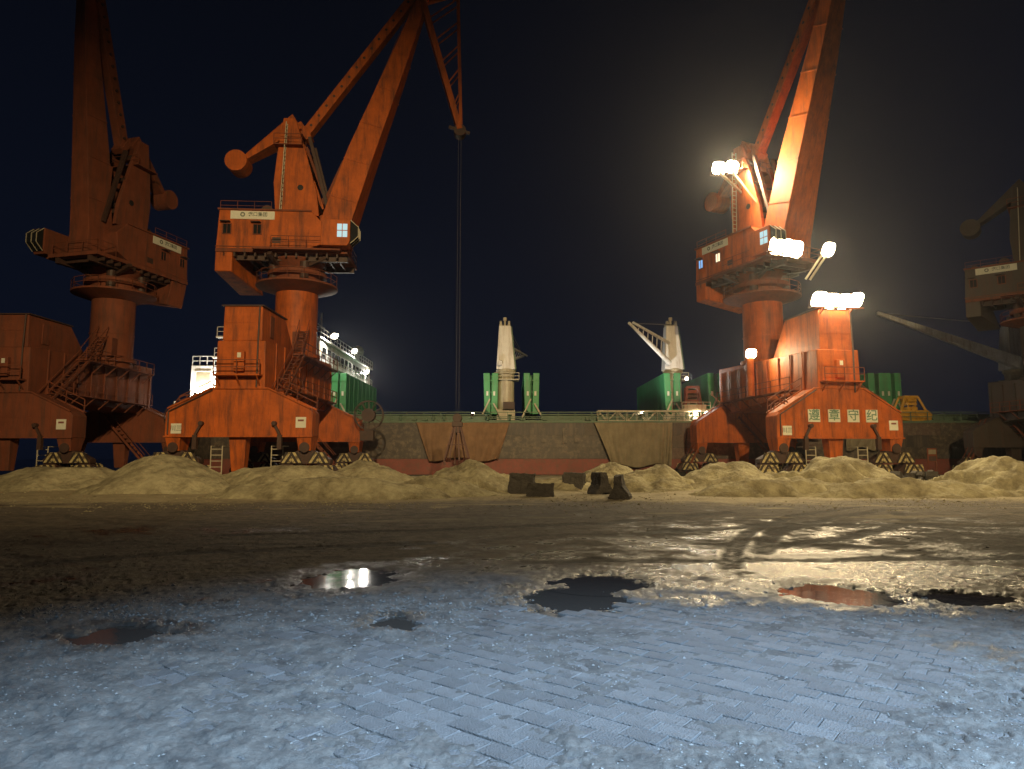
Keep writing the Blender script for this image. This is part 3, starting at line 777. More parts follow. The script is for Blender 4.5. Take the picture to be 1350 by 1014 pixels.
    MB().lathe([(1.83, 12.9), (1.83, 13.0)], 40, (col_x, CY)).build('column_ring', paint, col); MB().lathe([(2.1, 10.4), (2.1, 10.7)], 40, (col_x, CY)).build('column_flange', paint, col)
    MB().box(col_x + .4, col_x + 1.3, CY - 2.1, CY - 1.3, 10.8, 12.4).build('column_door', M_ORD, col)
    # --- upper works, in a frame turning about the column
    rz = slew - yaw
    def U(name, b, m, par=root, bevel=0.0): return b.build(name, m, par, (col_x, CY, CZ), rz, bevel) if par is root else b.build(name, m, par, bevel=bevel)
    tt_ = U('turntable', MB().lathe([(1.8, -.55), (3.3, -.05), (3.45, .0), (3.45, .15), (2.2, .2), (1.95, .25), (1.95, .8), (2.5, .9), (2.5, 1.25), (1.7, 1.5), (2.3, 2.2), (2.3, 2.3)], 40), M_ORD)
    pr = [(3.4 * math.cos(2 * math.pi * i / 16), 3.4 * math.sin(2 * math.pi * i / 16), .15) for i in range(17)]
    U('turntable_railing', MB().rail(pr, h=.95, step=1.3, w=.045), M_ORD, tt_)
    for a in (.6, 2.1, 3.7, 5.2):
        mt = MB()
        mt.tube((2.1 * math.cos(a), 2.1 * math.sin(a), .3), (2.1 * math.cos(a), 2.1 * math.sin(a), 1.9), .38, n=12)
        mt.bar((1.5 * math.cos(a), 1.5 * math.sin(a), 1.5), (3.4 * math.cos(a + .5), 3.4 * math.sin(a + .5), 2.3), .35, .3)
        U('slewing_motor', mt, M_DK, tt_)
    dk = U('turntable_deck', MB().box(-6.2, 4.7, -2.6, 2.6, 2.45, 2.76).box(-3, 4.2, -3.3, -2.6, 2.55, 2.7), M_ORD)
    ub = MB()
    for y in (-1.7, 1.7): ub.box(-6.0, 4.6, y - .18, y + .18, 1.95, 2.45)
    for x in np.arange(-5.6, 4.6, .85): ub.box(x, x + .14, -2.5, 2.5, 2.1, 2.45)
    U('deck_beams', ub, M_DK, dk)
    U('deck_railing', MB().rail([(-1.5, -3.28, 2.7), (4.3, -3.28, 2.7)], h=1.0, w=.045).rail([(2.7, 2.55, 2.76), (4.65, 2.55, 2.76), (4.65, -2.2, 2.76)], h=1.0, w=.045), M_ORD, dk)
    mh = MB().prism([(-6.22, 2.76), (1.2, 2.76), (2.5, 3.3), (2.7, 5.0), (1.6, 6.13), (-6.05, 6.13)], -2.5, 2.5)
    mh = U('machinery_house', mh, paint, bevel=.05)
    U('roof_edge', MB().box(-6.15, 1.6, -2.62, -2.5, 6.08, 6.22).box(-6.15, 1.6, 2.5, 2.62, 6.08, 6.22).box(-6.17, -6.05, -2.6, 2.6, 6.13, 6.25).rail([(-6, -2.4, 6.13), (-1.8, -2.4, 6.13)], h=.8, w=.035).rail([(-6, 2.4, 6.13), (-1.8, 2.4, 6.13)], h=.8, w=.035), M_ORD, mh)
    U('roof_winch', MB().box(-4.6, -3.2, -.8, .8, 6.13, 6.7).tube((-2.6, -.9, 6.7), (-2.6, .9, 6.7), .5, n=16).box(-5.6, -5.1, -.5, .5, 6.13, 6.9), M_DK, mh)
    for sy_ in (-1, 1):
        for k, x in enumerate((-5.35, -2.85)):
            wm = M_GLASS if not lit else (M_GLASSBL if k == 0 else M_GLASSW)
            y0_, y1_ = sorted((sy_ * 2.505, sy_ * 2.53))
            wi = U('window', MB().box(x - .3, x + .3, y0_, y1_, 4.05, 4.85), wm, mh)
            y0_, y1_ = sorted((sy_ * 2.5, sy_ * 2.57))
            U('window_frame', MB().box(x - .37, x - .3, y0_, y1_, 3.98, 4.92).box(x + .3, x + .37, y0_, y1_, 3.98, 4.92).box(x - .3, x + .3, y0_, y1_, 3.98, 4.05).box(x - .3, x + .3, y0_, y1_, 4.85, 4.92).box(x - .02, x + .02, y0_, y1_, 4.05, 4.85), M_ORD, mh)
            y0_, y1_ = sorted((sy_ * 2.5, sy_ * 2.95))
            U('window_awning', MB().box(x - .5, x + .3, y0_, y1_, 5.0, 5.06), M_DK, mh)
        y0_, y1_ = sorted((sy_ * 2.505, sy_ * 2.56))
        U('sign_board', MB().box(-5.1, -1.45, y0_, y1_, 5.32, 6.02), M_SIGN, mh)
        ro = (R(90), 0, 0) if sy_ < 0 else (R(90), 0, R(180))
        yy_ = sy_ * 2.566; sg = -sy_
        xs = (lambda x: x) if sy_ < 0 else (lambda x: -6.55 - x)
        lettering('港口集团', .40, M_INK, mh, (xs(-2.85), yy_, 5.72), ro)
        lettering('PORT GROUP', .12, M_INKG, mh, (xs(-2.85), yy_, 5.43), ro) if False else None
        lettering('◎', .50, M_INK, mh, (xs(-4.1), yy_, 5.68), ro)
    U('house_seam', MB().box(-6.26, 1.2, -2.54, -2.5, 2.9, 2.98).box(-6.26, 1.2, 2.5, 2.54, 2.9, 2.98), M_ORD, mh)
    for sy_ in (-1, 1):
        y0_, y1_ = sorted((sy_ * 2.5, sy_ * 2.525))
        for x in (-6.0, -4.7, -3.7, -1.9, -.7, .5): U('wall_rib', MB().box(x, x + .07, y0_, y1_, 2.95, 5.25), paint, mh)
        U('wall_vent', MB().box(-1.6, -.9, y0_, y1_, 3.3, 3.8), M_DK, mh)
    cw = MB().hexa([(-6.25, -2.5, .8), (-4.85, -2.5, .8), (-3.6, 2.5, -.1), (-5.7, 2.5, -.1)], [(-6.22, -2.5, 2.74), (-4.85, -2.5, 2.74), (-4.2, 2.5, 2.4), (-6.2, 2.5, 2.4)])
    U('counterweight', cw, paint, bevel=.08)
    # operator's cab
    cab = U('cab', MB().prism([(2.7, 2.78), (4.9, 2.78), (5.1, 3.2), (5.1, 5.0), (2.7, 5.0)], -3.9, -2.65), paint, bevel=.05)
    for x in (4.05, 4.5):
        for z0 in (3.5, 4.1): U('cab_window', MB().box(x, x + .38, -3.93, -3.905, z0, z0 + .52), M_GLASSB, cab)
    U('cab_glazing', MB().prism([(5.12, 3.0), (5.75, 3.6), (5.75, 4.4), (5.12, 4.95)], -3.8, -2.75), M_GLASS, cab)
    gb = MB()
    for y in (-3.82, -3.27, -2.73):
        gb.bar((5.12, y, 2.98), (5.77, y, 3.6), .05).bar((5.77, y, 3.6), (5.77, y, 4.4), .05).bar((5.77, y, 4.4), (5.12, y, 4.97), .05)
    U('glazing_bar', gb, M_CREAM, cab)
    # A-frame
    prof = [(-1.7, 6.1), (2.0, 6.1), (1.75, 8.2), (.55, 12.4), (-.3, 14.9), (-1.3, 14.9), (-1.7, 12.0), (-1.95, 9.0)]
    af = U('a_frame', MB().prism(prof, -1.55, -1.2).prism(prof, 1.2, 1.55), paint, bevel=.03)
    ab = MB()
    for (x, z0) in ((-1.6, 7.2), (1.6, 7.4), (-1.6, 10), (.9, 10.6), (-.8, 13.6)): ab.bar((x, -1.4, z0), (x, 1.4, z0), .35)
    ab.bar((-1.6, -1.3, 7.2), (-1.6, 1.3, 10), .2).bar((1.5, 1.3, 7.4), (.9, -1.3, 10.6), .2)
    ab.bar((2.9, -1.1, 6.0), (.9, -1.1, 13.4), .28, .35).bar((2.9, 1.1, 6.0), (.9, 1.1, 13.4), .28, .35)
    U('frame_bracing', ab, M_DK, af)
    U('pivot_hole', MB().tube((.35, -1.58, 8.6), (.35, 1.58, 8.6), .26), M_BLACK, af)
    ld_ = MB()
    for y in (-2.1, -1.65): ld_.bar((-1.2, y, 6.2), (-.9, y, 14.3), .06)
    for k in range(20): ld_.bar((-1.18 + .014 * k, -2.1, 6.5 + .4 * k), (-1.18 + .014 * k, -1.65, 6.5 + .4 * k), .05)
    U('frame_ladder', ld_, M_CREAM, af)
    U('top_platform', MB().box(-1.9, .5, -2.2, 2.2, 12.2, 12.28).rail([(-1.9, -2.2, 12.28), (.5, -2.2, 12.28), (.5, 2.2, 12.28)], h=.9, w=.045), M_ORD, af)
    # balance arm with drum
    ba = U('balance_arm', MB().hexa([(-5.5, -.6, 10.9), (-5.1, -.6, 11.6), (-5.1, .5, 11.6), (-5.5, .5, 10.9)], [(.1, -1.0, 14.3), (-.7, -1.0, 15.6), (-.7, 1.0, 15.6), (.1, 1.0, 14.3)]).bar((-.3, 0, 15), (.7, 0, 13.6), 1.2, .6), paint, bevel=.05)
    dr = smooth(U('balance_drum', MB().tube((-5.45, -.95, 11.2), (-5.45, .75, 11.2), .95, n=32), paint, ba))
    # boom, pivoting at its foot
    def rot(x, z_):
        c, sn = math.cos(luff), math.sin(luff); dx, dz = x - 3.1, z_ - 3.4
        return 3.1 + dx * c - dz * sn, 3.4 + dx * sn + dz * c
    stn = [(2.1, 4.2, 3.3, 1.7), (2.05, 4.5, 5.4, 1.65), (4.3, 6.55, 12.5, 1.35), (7.55, 9.1, 20.8, .95), (10.1, 11.0, 27.6, .6)]
    bb = MB(); vs = []
    for x0, x1, z0, hw in stn:
        hw *= bw
        a = rot(x0, z0); c = rot(x1, z0 - (x1 - x0) * .3)
        vs += [(a[0], -hw, a[1]), (c[0], -hw, c[1]), (c[0], hw, c[1]), (a[0], hw, a[1])]
    fs = [(3, 2, 1, 0), (16, 17, 18, 19)]
    for k in range(4):
        for j in range(4): fs.append((k * 4 + j, k * 4 + (j + 1) % 4, k * 4 + 4 + (j + 1) % 4, k * 4 + 4 + j))
    bb.add(vs, fs)
    boom = U('boom', bb, paint, bevel=.04)
    bl = MB()
    for k in range(26):
        t0 = k / 26; zz_ = 5.0 + 21 * t0
        xl = np.interp(zz_, [3.3, 5.4, 12.5, 20.8, 27.6], [2.1, 2.05, 4.3, 7.55, 10.1]) - .25; a = rot(xl, zz_)
        bl.bar((a[0], -.3, a[1]), (a[0], .3, a[1]), .05)
        if k < 25:
            z2 = 5.0 + 21 * (k + 1) / 26; x2 = np.interp(z2, [3.3, 5.4, 12.5, 20.8, 27.6], [2.1, 2.05, 4.3, 7.55, 10.1]) - .25; c = rot(x2, z2)
            for y in (-.3, .3): bl.bar((a[0], y, a[1]), (c[0], y, c[1]), .05)
    U('boom_ladder', bl, M_ORD, boom)
    js = MB()
    for i, z0 in enumerate((8, 11.5, 15, 18.5, 22)):
        hw = float(np.interp(z0, [3.3, 5.4, 12.5, 20.8, 27.6], [1.7, 1.65, 1.35, .95, .6])) * bw + .02
        a = rot(float(np.interp(z0, [5.4, 12.5, 20.8, 27.6], [2.05, 4.3, 7.55, 10.1])), z0); x1 = float(np.interp(z0, [5.4, 12.5, 20.8, 27.6], [4.5, 6.55, 9.1, 11.0])); c = rot(x1, z0 - .6)
        for y in (-hw, hw): U('plate_seam', MB().bar((a[0], y, a[1]), (c[0], y, c[1]), .05, .12), paint, boom)
    bt = rot(10.5, 27.6)
    rp_ = MB(); l0 = rot(3.9, 11.4)
    for y in (-.8, .8): rp_.bar((.6, y, 12.6), (2.4, y, 7.7), .22).bar((2.4, y, 7.7), (l0[0], y, l0[1]), .3)
    rp_.tube((2.4, -1, 7.7), (2.4, 1, 7.7), .35)
    U('luffing_strut', rp_, M_ORD)
    tr_ = MB().bar((.2, 0, 13.9), (bt[0] - .6, 0, bt[1] + .4), 1.0, .8)
    tie = U('tie_beam', tr_, paint, bevel=.04)
    A = Vector((.2, 0, 13.9)); Bv = Vector((bt[0] - .6, 0, bt[1] + .4))
    for k in range(14):
        p = A.lerp(Bv, (k + 1) / 15); U('tie_beam_hole', MB().tube(p + Vector((0, -.52, 0)), p + Vector((0, .52, 0)), .13, n=8), M_DK, tie)
    # fly jib
    N = (bt[0] + 3.6, bt[1] - 12.6) if jib else None
    if N:
        Gp = (bt[0] + 3.3, bt[1] + 1.2); T_ = (bt[0] - 3.5, bt[1] + 2.2)
        fj = MB()
        for y in (-.5, .5):
            fj.bar((bt[0], y, bt[1]), (N[0], y * .5, N[1]), .5, .6).bar((Gp[0], y, Gp[1]), (N[0] + .1, y * .5, N[1]), .3, .35)
            fj.bar((bt[0], y, bt[1]), (Gp[0], y, Gp[1]), .3).bar((Gp[0], y, Gp[1]), (T_[0], y, T_[1]), .3).bar((bt[0], y, bt[1]), (T_[0], y, T_[1]), .3)
            for k in range(1, 6):
                t0 = k / 6; p = (bt[0] + (N[0] - bt[0]) * t0, y, bt[1] + (N[1] - bt[1]) * t0); q = (Gp[0] + (N[0] - Gp[0]) * (t0 - .08), y, Gp[1] + (N[1] - Gp[1]) * (t0 - .08))
                fj.bar(p, q, .1)
        fjo = U('fly_jib', fj, paint)
        sh = MB().tube((N[0], -.5, N[1] - .1), (N[0], .5, N[1] - .1), .55, n=20).bar((N[0] - 1.0, 0, N[1] + .35), (N[0] + .9, 0, N[1] - .2), .25)
        U('jib_sheave', sh, M_DK, fjo)
    return root, (col_x, CY, CZ, rz), N

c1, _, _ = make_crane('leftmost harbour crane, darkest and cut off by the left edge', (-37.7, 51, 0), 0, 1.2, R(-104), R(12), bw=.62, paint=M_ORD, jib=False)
c2, u2, n2 = make_crane('middle harbour crane with dark windows and its boom reaching right', (-19.1, 48.2, 0), 0, .26, R(4))
c3, u3, n3 = make_crane('floodlit harbour crane with white character boards on its portal', (24.8, 52.2, 0), R(7.5), -.15, R(-66), R(0), lit=True, jib=False, boxtop=13.3, apex=7.1)
c4, u4, _ = make_crane('far right harbour crane showing only the rear of its machinery house', (47.6, 51.6, 0), 0, 0, R(-40), 0, s=.85, jib=False, paint=mat('dimmed_grey_paint', (0.06, 0.047, 0.037), 0.6, dirt=RUST, dirt_amt=.5, streak=1))  # grey-brown paint darkened to stand in for weaker floodlight on this crane

# boards with characters on the lit crane's portal
for ch, px in zip('遵章守纪', (1064, 1092, 1119, 1145)):
    x = (px - 1101) * 52 / F
    MB().box(x - .48, x + .48, -.905, -.862, 4.55, 5.5).build('character_board', M_SIGN, c3)
    lettering(ch, .92, M_INKG, c3, (x, -.913, 5.03), name='board_character')

# lamps of the lit crane, in the crane's own frame
def UP(u, x, y, z_):
    cx, cy, cz, rz = u; return (cx + x * math.cos(rz) - y * math.sin(rz), cy + x * math.sin(rz) + y * math.cos(rz), cz + z_)
lampcount = 0
for x in (-1.5, -.5, .5, 1.5):
    flood_lamp(c3, (x - .05, -1.35, 13.75 + .06 * x * x), (x * 1.6, -14, 5.0), 1.25, 1.3, 2600, angle=165)
MB().bar((-2.1, -1.3, 13.3), (2.1, -1.3, 13.3), .12).bar((-1.2, -1.3, 13.3), (-1.2, -.8, 12.9), .1).bar((1.2, -1.3, 13.3), (1.2, -.8, 12.9), .1).build('lamp_bracket', M_ORD, c3)
for y in (-3.4, -2.3, -1.2):
    flood_lamp(c3, UP(u3, 5.4, y, 3.1), UP(u3, 16, y * 1.6, -.5), 1.45, 1.5, 2200, angle=160)
MB().bar(UP(u3, 5.3, -4.2, 2.55), UP(u3, 5.3, -.2, 2.55), .15).bar(UP(u3, 4.6, -3, 2.6), UP(u3, 5.3, -3, 2.55), .12).build('lamp_bracket', M_ORD, c3)
flood_lamp(c3, UP(u3, 6.2, 1.7, 3.2), UP(u3, 14, 1.0, -1.5), 1.35, 1.3, 2600, angle=160)
MB().bar(UP(u3, 4.7, 1.0, .8), UP(u3, 6.1, 1.7, 2.9), .16).bar(UP(u3, 4.7, .5, .8), UP(u3, 6.0, 1.3, 2.9), .16).build('lamp_bracket', M_CREAM, c3)
flood_lamp(c3, UP(u3, -.3, -2.7, 12.5), UP(u3, 9, -3.0, 9), 1.5, 1.2, 14000, angle=175)
flood_lamp(c3, UP(u3, -.3, -4.3, 12.1), UP(u3, 9, -6.5, 9), 1.4, 1.2, 9000, angle=175)
MB().bar(UP(u3, -.5, -1.4, 10.6), UP(u3, -.3, -2.7, 12.1), .2).bar(UP(u3, -.5, -1.4, 10.2), UP(u3, -.3, -4.3, 11.7), .2).bar(UP(u3, -.3, -2.7, 12.1), UP(u3, 1.6, -1.3, 8.2), .16).build('lamp_bracket', M_CREAM, c3)
MB().tube((-3.1, 7.0, 7.2), (-3.1, 7.0, 10.6), .32, n=16).build('lamp_post', paint := M_OR, c3)
flood_lamp(c3, (-3.1, 6.7, 10.9), (-3.3, 0, 8.5), 1.0, .85, 1500, angle=165)

# small lamp inside the middle crane's cab
cl = light('cab_lamp', 'POINT', UP(u2, 5.4, -3.2, 4.6), None, 12, (.7, .95, 1), .1); cl.parent = c2

# ------------------------------------------------------------------ grabs
def rope_set(name, pts, r, par):
    b = MB()
    for a, c in pts: b.tube(a, c, r, n=6)
    return b.build(name, M_ROPE, par)

def grab(name, label, loc, rz, m, s=1.0, open_=False):
    root = empty(name, loc, rz); root.scale = (s, s, s); tag(root, label, 'grab')
    MB().box(-.75, .75, -.55, .55, 2.45, 2.75).box(-.6, .6, -.5, .5, 1.75, 2.0).tube((-.5, -.45, 2.25), (.5, -.45, 2.25), .22).tube((-.5, .45, 2.25), (.5, .45, 2.25), .22).build('grab_head', m, root, bevel=.02)
    for sx_ in (-1, 1):
        for y in (-.75, .75): MB().bar((sx_ * .7, y * .7, 2.6), (sx_ * 1.35, y, 1.1), .18, .2).build('grab_arm', m, root)
        j = MB().prism([(sx_ * .03, 1.15), (sx_ * 1.35, 1.2), (sx_ * 1.85, .75), (sx_ * 1.7, .15), (sx_ * .03, 0)], -1.05, 1.05)
        jw = j.build('grab_jaw', m, root, bevel=.04)
        MB().box(min(sx_ * .05, sx_ * 1.6), max(sx_ * .05, sx_ * 1.6), -1.12, -1.05, .55, .68).box(sx_ * .9 - .05, sx_ * .9 + .05, -1.1, -1.05, .1, 1.15).build('jaw_rib', m, jw)
    MB().box(-.55, .55, -.6, .6, 1.2, 1.55).tube((0, -.8, 1.35), (0, .8, 1.35), .25).bar((-.4, -.5, 1.5), (-.4, -.5, 2.5), .1).bar((.4, -.5, 1.5), (.4, -.5, 2.5), .1).build('lower_beam', m, root)
    return root
gy = P(1199, 553, 71.6)
grab('yellow_grab', 'yellow clamshell grab resting on the ship edge right of the lit crane', (gy.x, 71.6, 5.62), R(4), M_YEL, 1.0)

# grab hanging from the middle crane: head with long splayed rods
if n2:
    nx_, ny_, nz_ = UP(u2, n2[0], 0, n2[1])
    hx, hy = nx_ - 19.1, ny_ + 48.2
    gr = empty('hanging_grab', (hx, hy, 0)); tag(gr, 'dark red grab with splayed rods hanging on ropes below the middle crane boom', 'grab')
    MB().box(-.45, .45, -.35, .35, 4.55, 5.0).tube((0, -.3, 5.3), (0, .3, 5.3), .4).box(-.25, .25, -.25, .25, 4.0, 4.6).build('grab_head', M_DK, gr, bevel=.03)
    M_RD = mat('grab_red', (.09, .035, .025), .6, dirt=RUST, dirt_amt=.6)
    for i in range(8):
        a = 2 * math.pi * (i + .3) / 8; e = Vector((1.15 * math.cos(a), .9 * math.sin(a), 1.6 + .25 * (i % 2)))
        MB().bar((.3 * math.cos(a), .25 * math.sin(a), 4.6), e, .13).bar(e, e + Vector((-.12 * math.cos(a), -.12 * math.sin(a), -.35)), .18).build('grab_rod', M_RD, gr)
    MB().bar((-.7, -.5, 3.0), (.7, -.5, 3.0), .08).bar((-.7, .5, 3.0), (.7, .5, 3.0), .08).build('cross_bar', M_RD, gr)
    rope_set('hoist_rope', [((-.12, 0, 5.2), (-.12, 0, nz_ - .5)), ((.12, 0, 5.2), (.12, 0, nz_ - .5))], .009, gr)

# ------------------------------------------------------------------ bulk carrier
ship = empty('cargo_ship', (10, 85, 0))
tag(ship, 'bulk carrier moored behind the cranes with green hatch covers and white deckhouse', 'ship')
SX, SY = 10, 85
def SB(name, b, m, par=ship, bevel=0.0):
    o = b.build(name, m, par, (-SX, -SY, 0) if par is ship else (0, 0, 0), bevel=bevel); return o
DZ = 5.45
def hullring(x0, x1, y0, y1, z0, z1, inset=0.0):
    xs = [(x0, y0 + 4), (x0 + 6, y0), (x1 - 22, y0), (x1 - 8, y0 + 6), (x1, (y0 + y1) / 2), (x1 - 8, y1 - 6), (x1 - 22, y1), (x0 + 6, y1), (x0, y1 - 4)]
    n_ = len(xs); b = MB()
    b.add([(x, y, z0) for x, y in xs] + [(x, y, z1) for x, y in xs], [(i, (i + 1) % n_, n_ + (i + 1) % n_, n_ + i) for i in range(n_)] + [tuple(range(n_))[::-1], tuple(range(n_, 2 * n_))])
    return b
SHULL = SB('hull', hullring(-37, 112, 70, 100, 1.75, DZ), M_HULL)
SHULL.location = (-SX, -SY, 0)
SB('red_bottom', hullring(-36.9, 111.8, 70.06, 99.9, -4, 1.75), M_RED)
HP = [M_HULL, mat('hull_paint_pale', (0.088, 0.072, 0.056), 0.6, dirt=(0.08, 0.06, 0.045), dirt_amt=0.8, var=0.4, scale=0.7, streak=1), mat('hull_paint_dark', (0.05, 0.042, 0.037), 0.55, dirt=(0.16, 0.12, 0.08), dirt_amt=0.6, var=0.4, scale=0.5, streak=1), mat('hull_primer', (0.10, 0.065, 0.05), 0.6, dirt=(0.2, 0.16, 0.11), dirt_amt=0.7, var=0.35, scale=0.5)]
hsh = SHULL
for row, (z0, z1) in enumerate(((1.80, 2.88), (2.92, 4.13), (4.17, 5.40))):
    x = -30.0 - row * 1.3
    while x < 86:
        w_ = random.choice((4.5, 5.4, 6.2)); t_ = random.uniform(.012, .035)
        if x > -31: MB().box(x + .03, x + w_ - .03, 70.0 - t_, 70.0, z0, z1).build('hull_plate', random.choices(HP, (4, 2, 3, 1))[0], hsh, bevel=0)
        x += w_
rs_ = MB()
for z0 in (2.87, 4.12): rs_.box(-30, 88, 69.93, 69.98, z0, z0 + .07)
SB('rubbing_strip', rs_, M_HULL, hsh)
fe = MB()
for x in (1.8, 3.0, 5.2, 6.4, -8.2, 18.0, 21.0, 52, 57): fe.box(x, x + .45, 69.86, 70.0, 3.3 + .3 * math.sin(x * 3), 4.9)
SB('hull_fitting', fe, M_HULL)
SB('gunwale', MB().box(-30, 90, 69.9, 70.25, DZ, DZ + .18), M_GREEND)
SB('railing', MB().rail([(-30, 70.1, DZ + .15), (90, 70.1, DZ + .15)], h=.95, step=1.75, w=.07, mids=1), M_GREEND)
sf = MB()
for k, x in enumerate(np.arange(-29, 89, 1.15)):
    r_ = random.random()
    if r_ < .3: sf.box(x, x + .5, 71.4, 71.9, DZ, DZ + random.uniform(.3, .95))
    elif r_ < .5: sf.tube((x, 71.5, DZ), (x, 71.5, DZ + .8), .13, n=8).tube((x, 71.5, DZ + .8), (x, 71.5, DZ + .95), .26, n=8)
sf.bar((-29, 72.3, DZ + .35), (88, 72.3, DZ + .35), .14).bar((-29, 72.5, DZ + .6), (88, 72.5, DZ + .6), .1)
SB('deck_fittings', sf, M_GREEND)
# hatch coamings and covers
bays = [(-19.2, -3.0), (3.4, 17.0), (22.9, 41.2), (44, 60), (66, 82)]
for x0, x1 in bays:
    SB('hatch_coaming', MB().box(x0, x1, 76, 94, DZ, DZ + 1.15), M_GREEND)
    rb_ = MB()
    for x in np.arange(x0 + .5, x1, 1.3): rb_.box(x, x + .1, 75.8, 76.0, DZ, DZ + 1.1)
    rb_.box(x0 - .15, x1 + .15, 75.7, 76.1, DZ + 1.15, DZ + 1.27)
    SB('coaming_rib', rb_, M_GREEND)
def covers(px0, px1, lean=0.0, D0=76.5, D1=93.5, top=11.45, w=.72):
    for px in (px0, px1):
        x = (px - 675) / F * D0 * 1.0
        b = MB(); le = lean * (1 if px == px1 else -1)
        b.hexa([(x - w / 2, D0, DZ + (1.3 if px != px0 else 1.9)), (x + w / 2, D0, DZ + 1.3), (x + w / 2, D1, DZ + 1.3), (x - w / 2, D1, DZ + 1.3)],
               [(x - w / 2 + le, D0, top), (x + w / 2 + le, D0, top), (x + w / 2 + le, D1, top), (x - w / 2 + le, D1, top)])
        cv = SB('hatch_cover', b, M_GREEN, bevel=.05)
        rb_ = MB()
        for z0 in np.arange(DZ + 2.4, top, 1.35): rb_.box(x - w / 2 - .03, x + w / 2 + .03, D0 - .06, D0, z0, z0 + .1)
        for y in np.arange(D0 + 1.5, D1, 2.2):
            for sg in (-1, 1): rb_.box(x + sg * w / 2 - .04, x + sg * w / 2 + .04, y, y + .1, DZ + 1.4, top - .1)
        o = SB('cover_rib', rb_, M_GREEN, cv)
        o.location = (0, 0, 0)
        SB('cover_plate', MB().box(x - .12, x + .1, D0 - .08, D0 - .02, DZ + 3.4, DZ + 3.9), M_SIGN, cv)
    st_ = MB(); x = ((px0 + px1) / 2 - 675) / F * D0
    st_.bar((x - 1.1, D0 - .3, DZ + .9), (x - .1, D0 - .3, DZ + 3.0), .16).bar((x + 1.2, D0 - .3, DZ + .9), (x + .3, D0 - .3, DZ + 2.5), .16)
    SB('cover_strut', st_, M_CREAM)
covers(440, 451); covers(642.5, 651.5, .1); covers(696, 706, .12); covers(882, 893.5, .1); covers(940, 951.5, .1); covers(1152, 1166, 0); covers(1174, 1187, 0)

# deck cranes
def deck_crane(px, m_up, jib_to=None, jib_w=1.0, D=78, solid=False):
    x = (px - 675) / F * D
    t = MB().box(x - 1.05, x + 1.05, D - .9, D + .9, DZ, DZ + 1.9)
    base = SB('deck_crane', t, M_CREAM, bevel=.06)
    SB('crane_post', MB().lathe([(.95, DZ + 1.9), (.95, 11.4), (1.15, 11.7), (1.15, 11.95)], 24, (x, D)), M_CREAM, base)
    SB('post_platform', MB().box(x - 1.3, x + 1.5, D - 1.3, D + .9, 10.7, 10.8).rail([(x - 1.3, D - 1.3, 10.8), (x + 1.5, D - 1.3, 10.8)], h=.7, step=.9, w=.05), M_CREAM, base)
    tw = MB().hexa([(x - 1.1, D - 1.0, 11.95), (x + 1.05, D - 1.0, 11.95), (x + 1.05, D + 1.1, 11.95), (x - 1.1, D + 1.1, 11.95)],
                   [(x - .8, D - .7, 17.1), (x + .55, D - .7, 17.1), (x + .55, D + .7, 17.1), (x - .8, D + .7, 17.1)])
    SB('crane_tower', tw, m_up, base, bevel=.08)
    SB('tower_stripe', MB().hexa([(x + 1.055, D - .9, 11.95), (x + 1.2, D - .9, 11.95), (x + 1.2, D + .9, 11.95), (x + 1.055, D + .9, 11.95)], [(x + .56, D - .6, 17.0), (x + .7, D - .6, 17.0), (x + .7, D + .6, 17.0), (x + .56, D + .6, 17.0)]), M_GREEND, base)
    tp = MB()
    for k in (-.6, .35): tp.tube((x + k - .12, D - .4, 17.35), (x + k + .12, D - .4, 17.35), .34, n=14).box(x + k - .16, x + k + .16, D - .6, D + .5, 16.9, 17.3)
    tp.tube((x - .12, D, 17.1), (x - .12, D, 17.9), .13, n=8).tube((x - .12, D, 17.8), (x - .12, D, 18.15), .22, n=10)
    SB('tower_sheave', tp, M_CREAM, base)
    SB('winch_house', MB().box(x - .3, x + 1.0, D - 1.5, D - .9, DZ + 1.9, DZ + 2.7), M_DK, base)
    if jib_to:
        q = P(*jib_to); j = MB(); f0 = Vector((x - .7, D - 1.0, 12.6)); L_ = (q - f0).length
        sd = Vector((0, 1, 0)).cross((q - f0)).normalized()
        a0 = f0 + Vector((0, -.55, 0)); a1 = f0 + Vector((.5, .6, .4))
        if solid: j.hexa([a0 + Vector((-.1, -.4, -.6)), a0 + Vector((.3, -.4, .6)), a0 + Vector((.3, .5, .6)), a0 + Vector((-.1, .5, -.6))], [q + Vector((0, -.2, -.2)), q + Vector((0, -.2, .2)), q + Vector((0, .2, .2)), q + Vector((0, .2, -.2))])
        else: j.tube(a0, q + Vector((0, -.1, 0)), .30 * jib_w, .15 * jib_w, n=8).tube(a1 + Vector((.2, .3, 1.9)), q + Vector((.5, .2, .1)), .22 * jib_w, .13 * jib_w, n=8)
        for k in range(1, 9 if not solid else 1): j.bar(a0.lerp(q, k / 9), (a1 + Vector((.2, .3, 1.9))).lerp(q, (k + .5) / 9.5), .09)
        SB('jib', j, m_up, base)
        SB('jib_rope', MB().tube((x - .3, D, 17.3), q, .05, n=6).tube((x + .2, D, 17.3), q, .05, n=6), M_ROPE, base)
    return base
deck_crane(667, M_WHITE, (690, 470, 96))
deck_crane(888.5, M_WHITE, (829, 426, 71))
deck_crane(1342, M_WHITE, (1157, 413, 84), 1.3, solid=True)

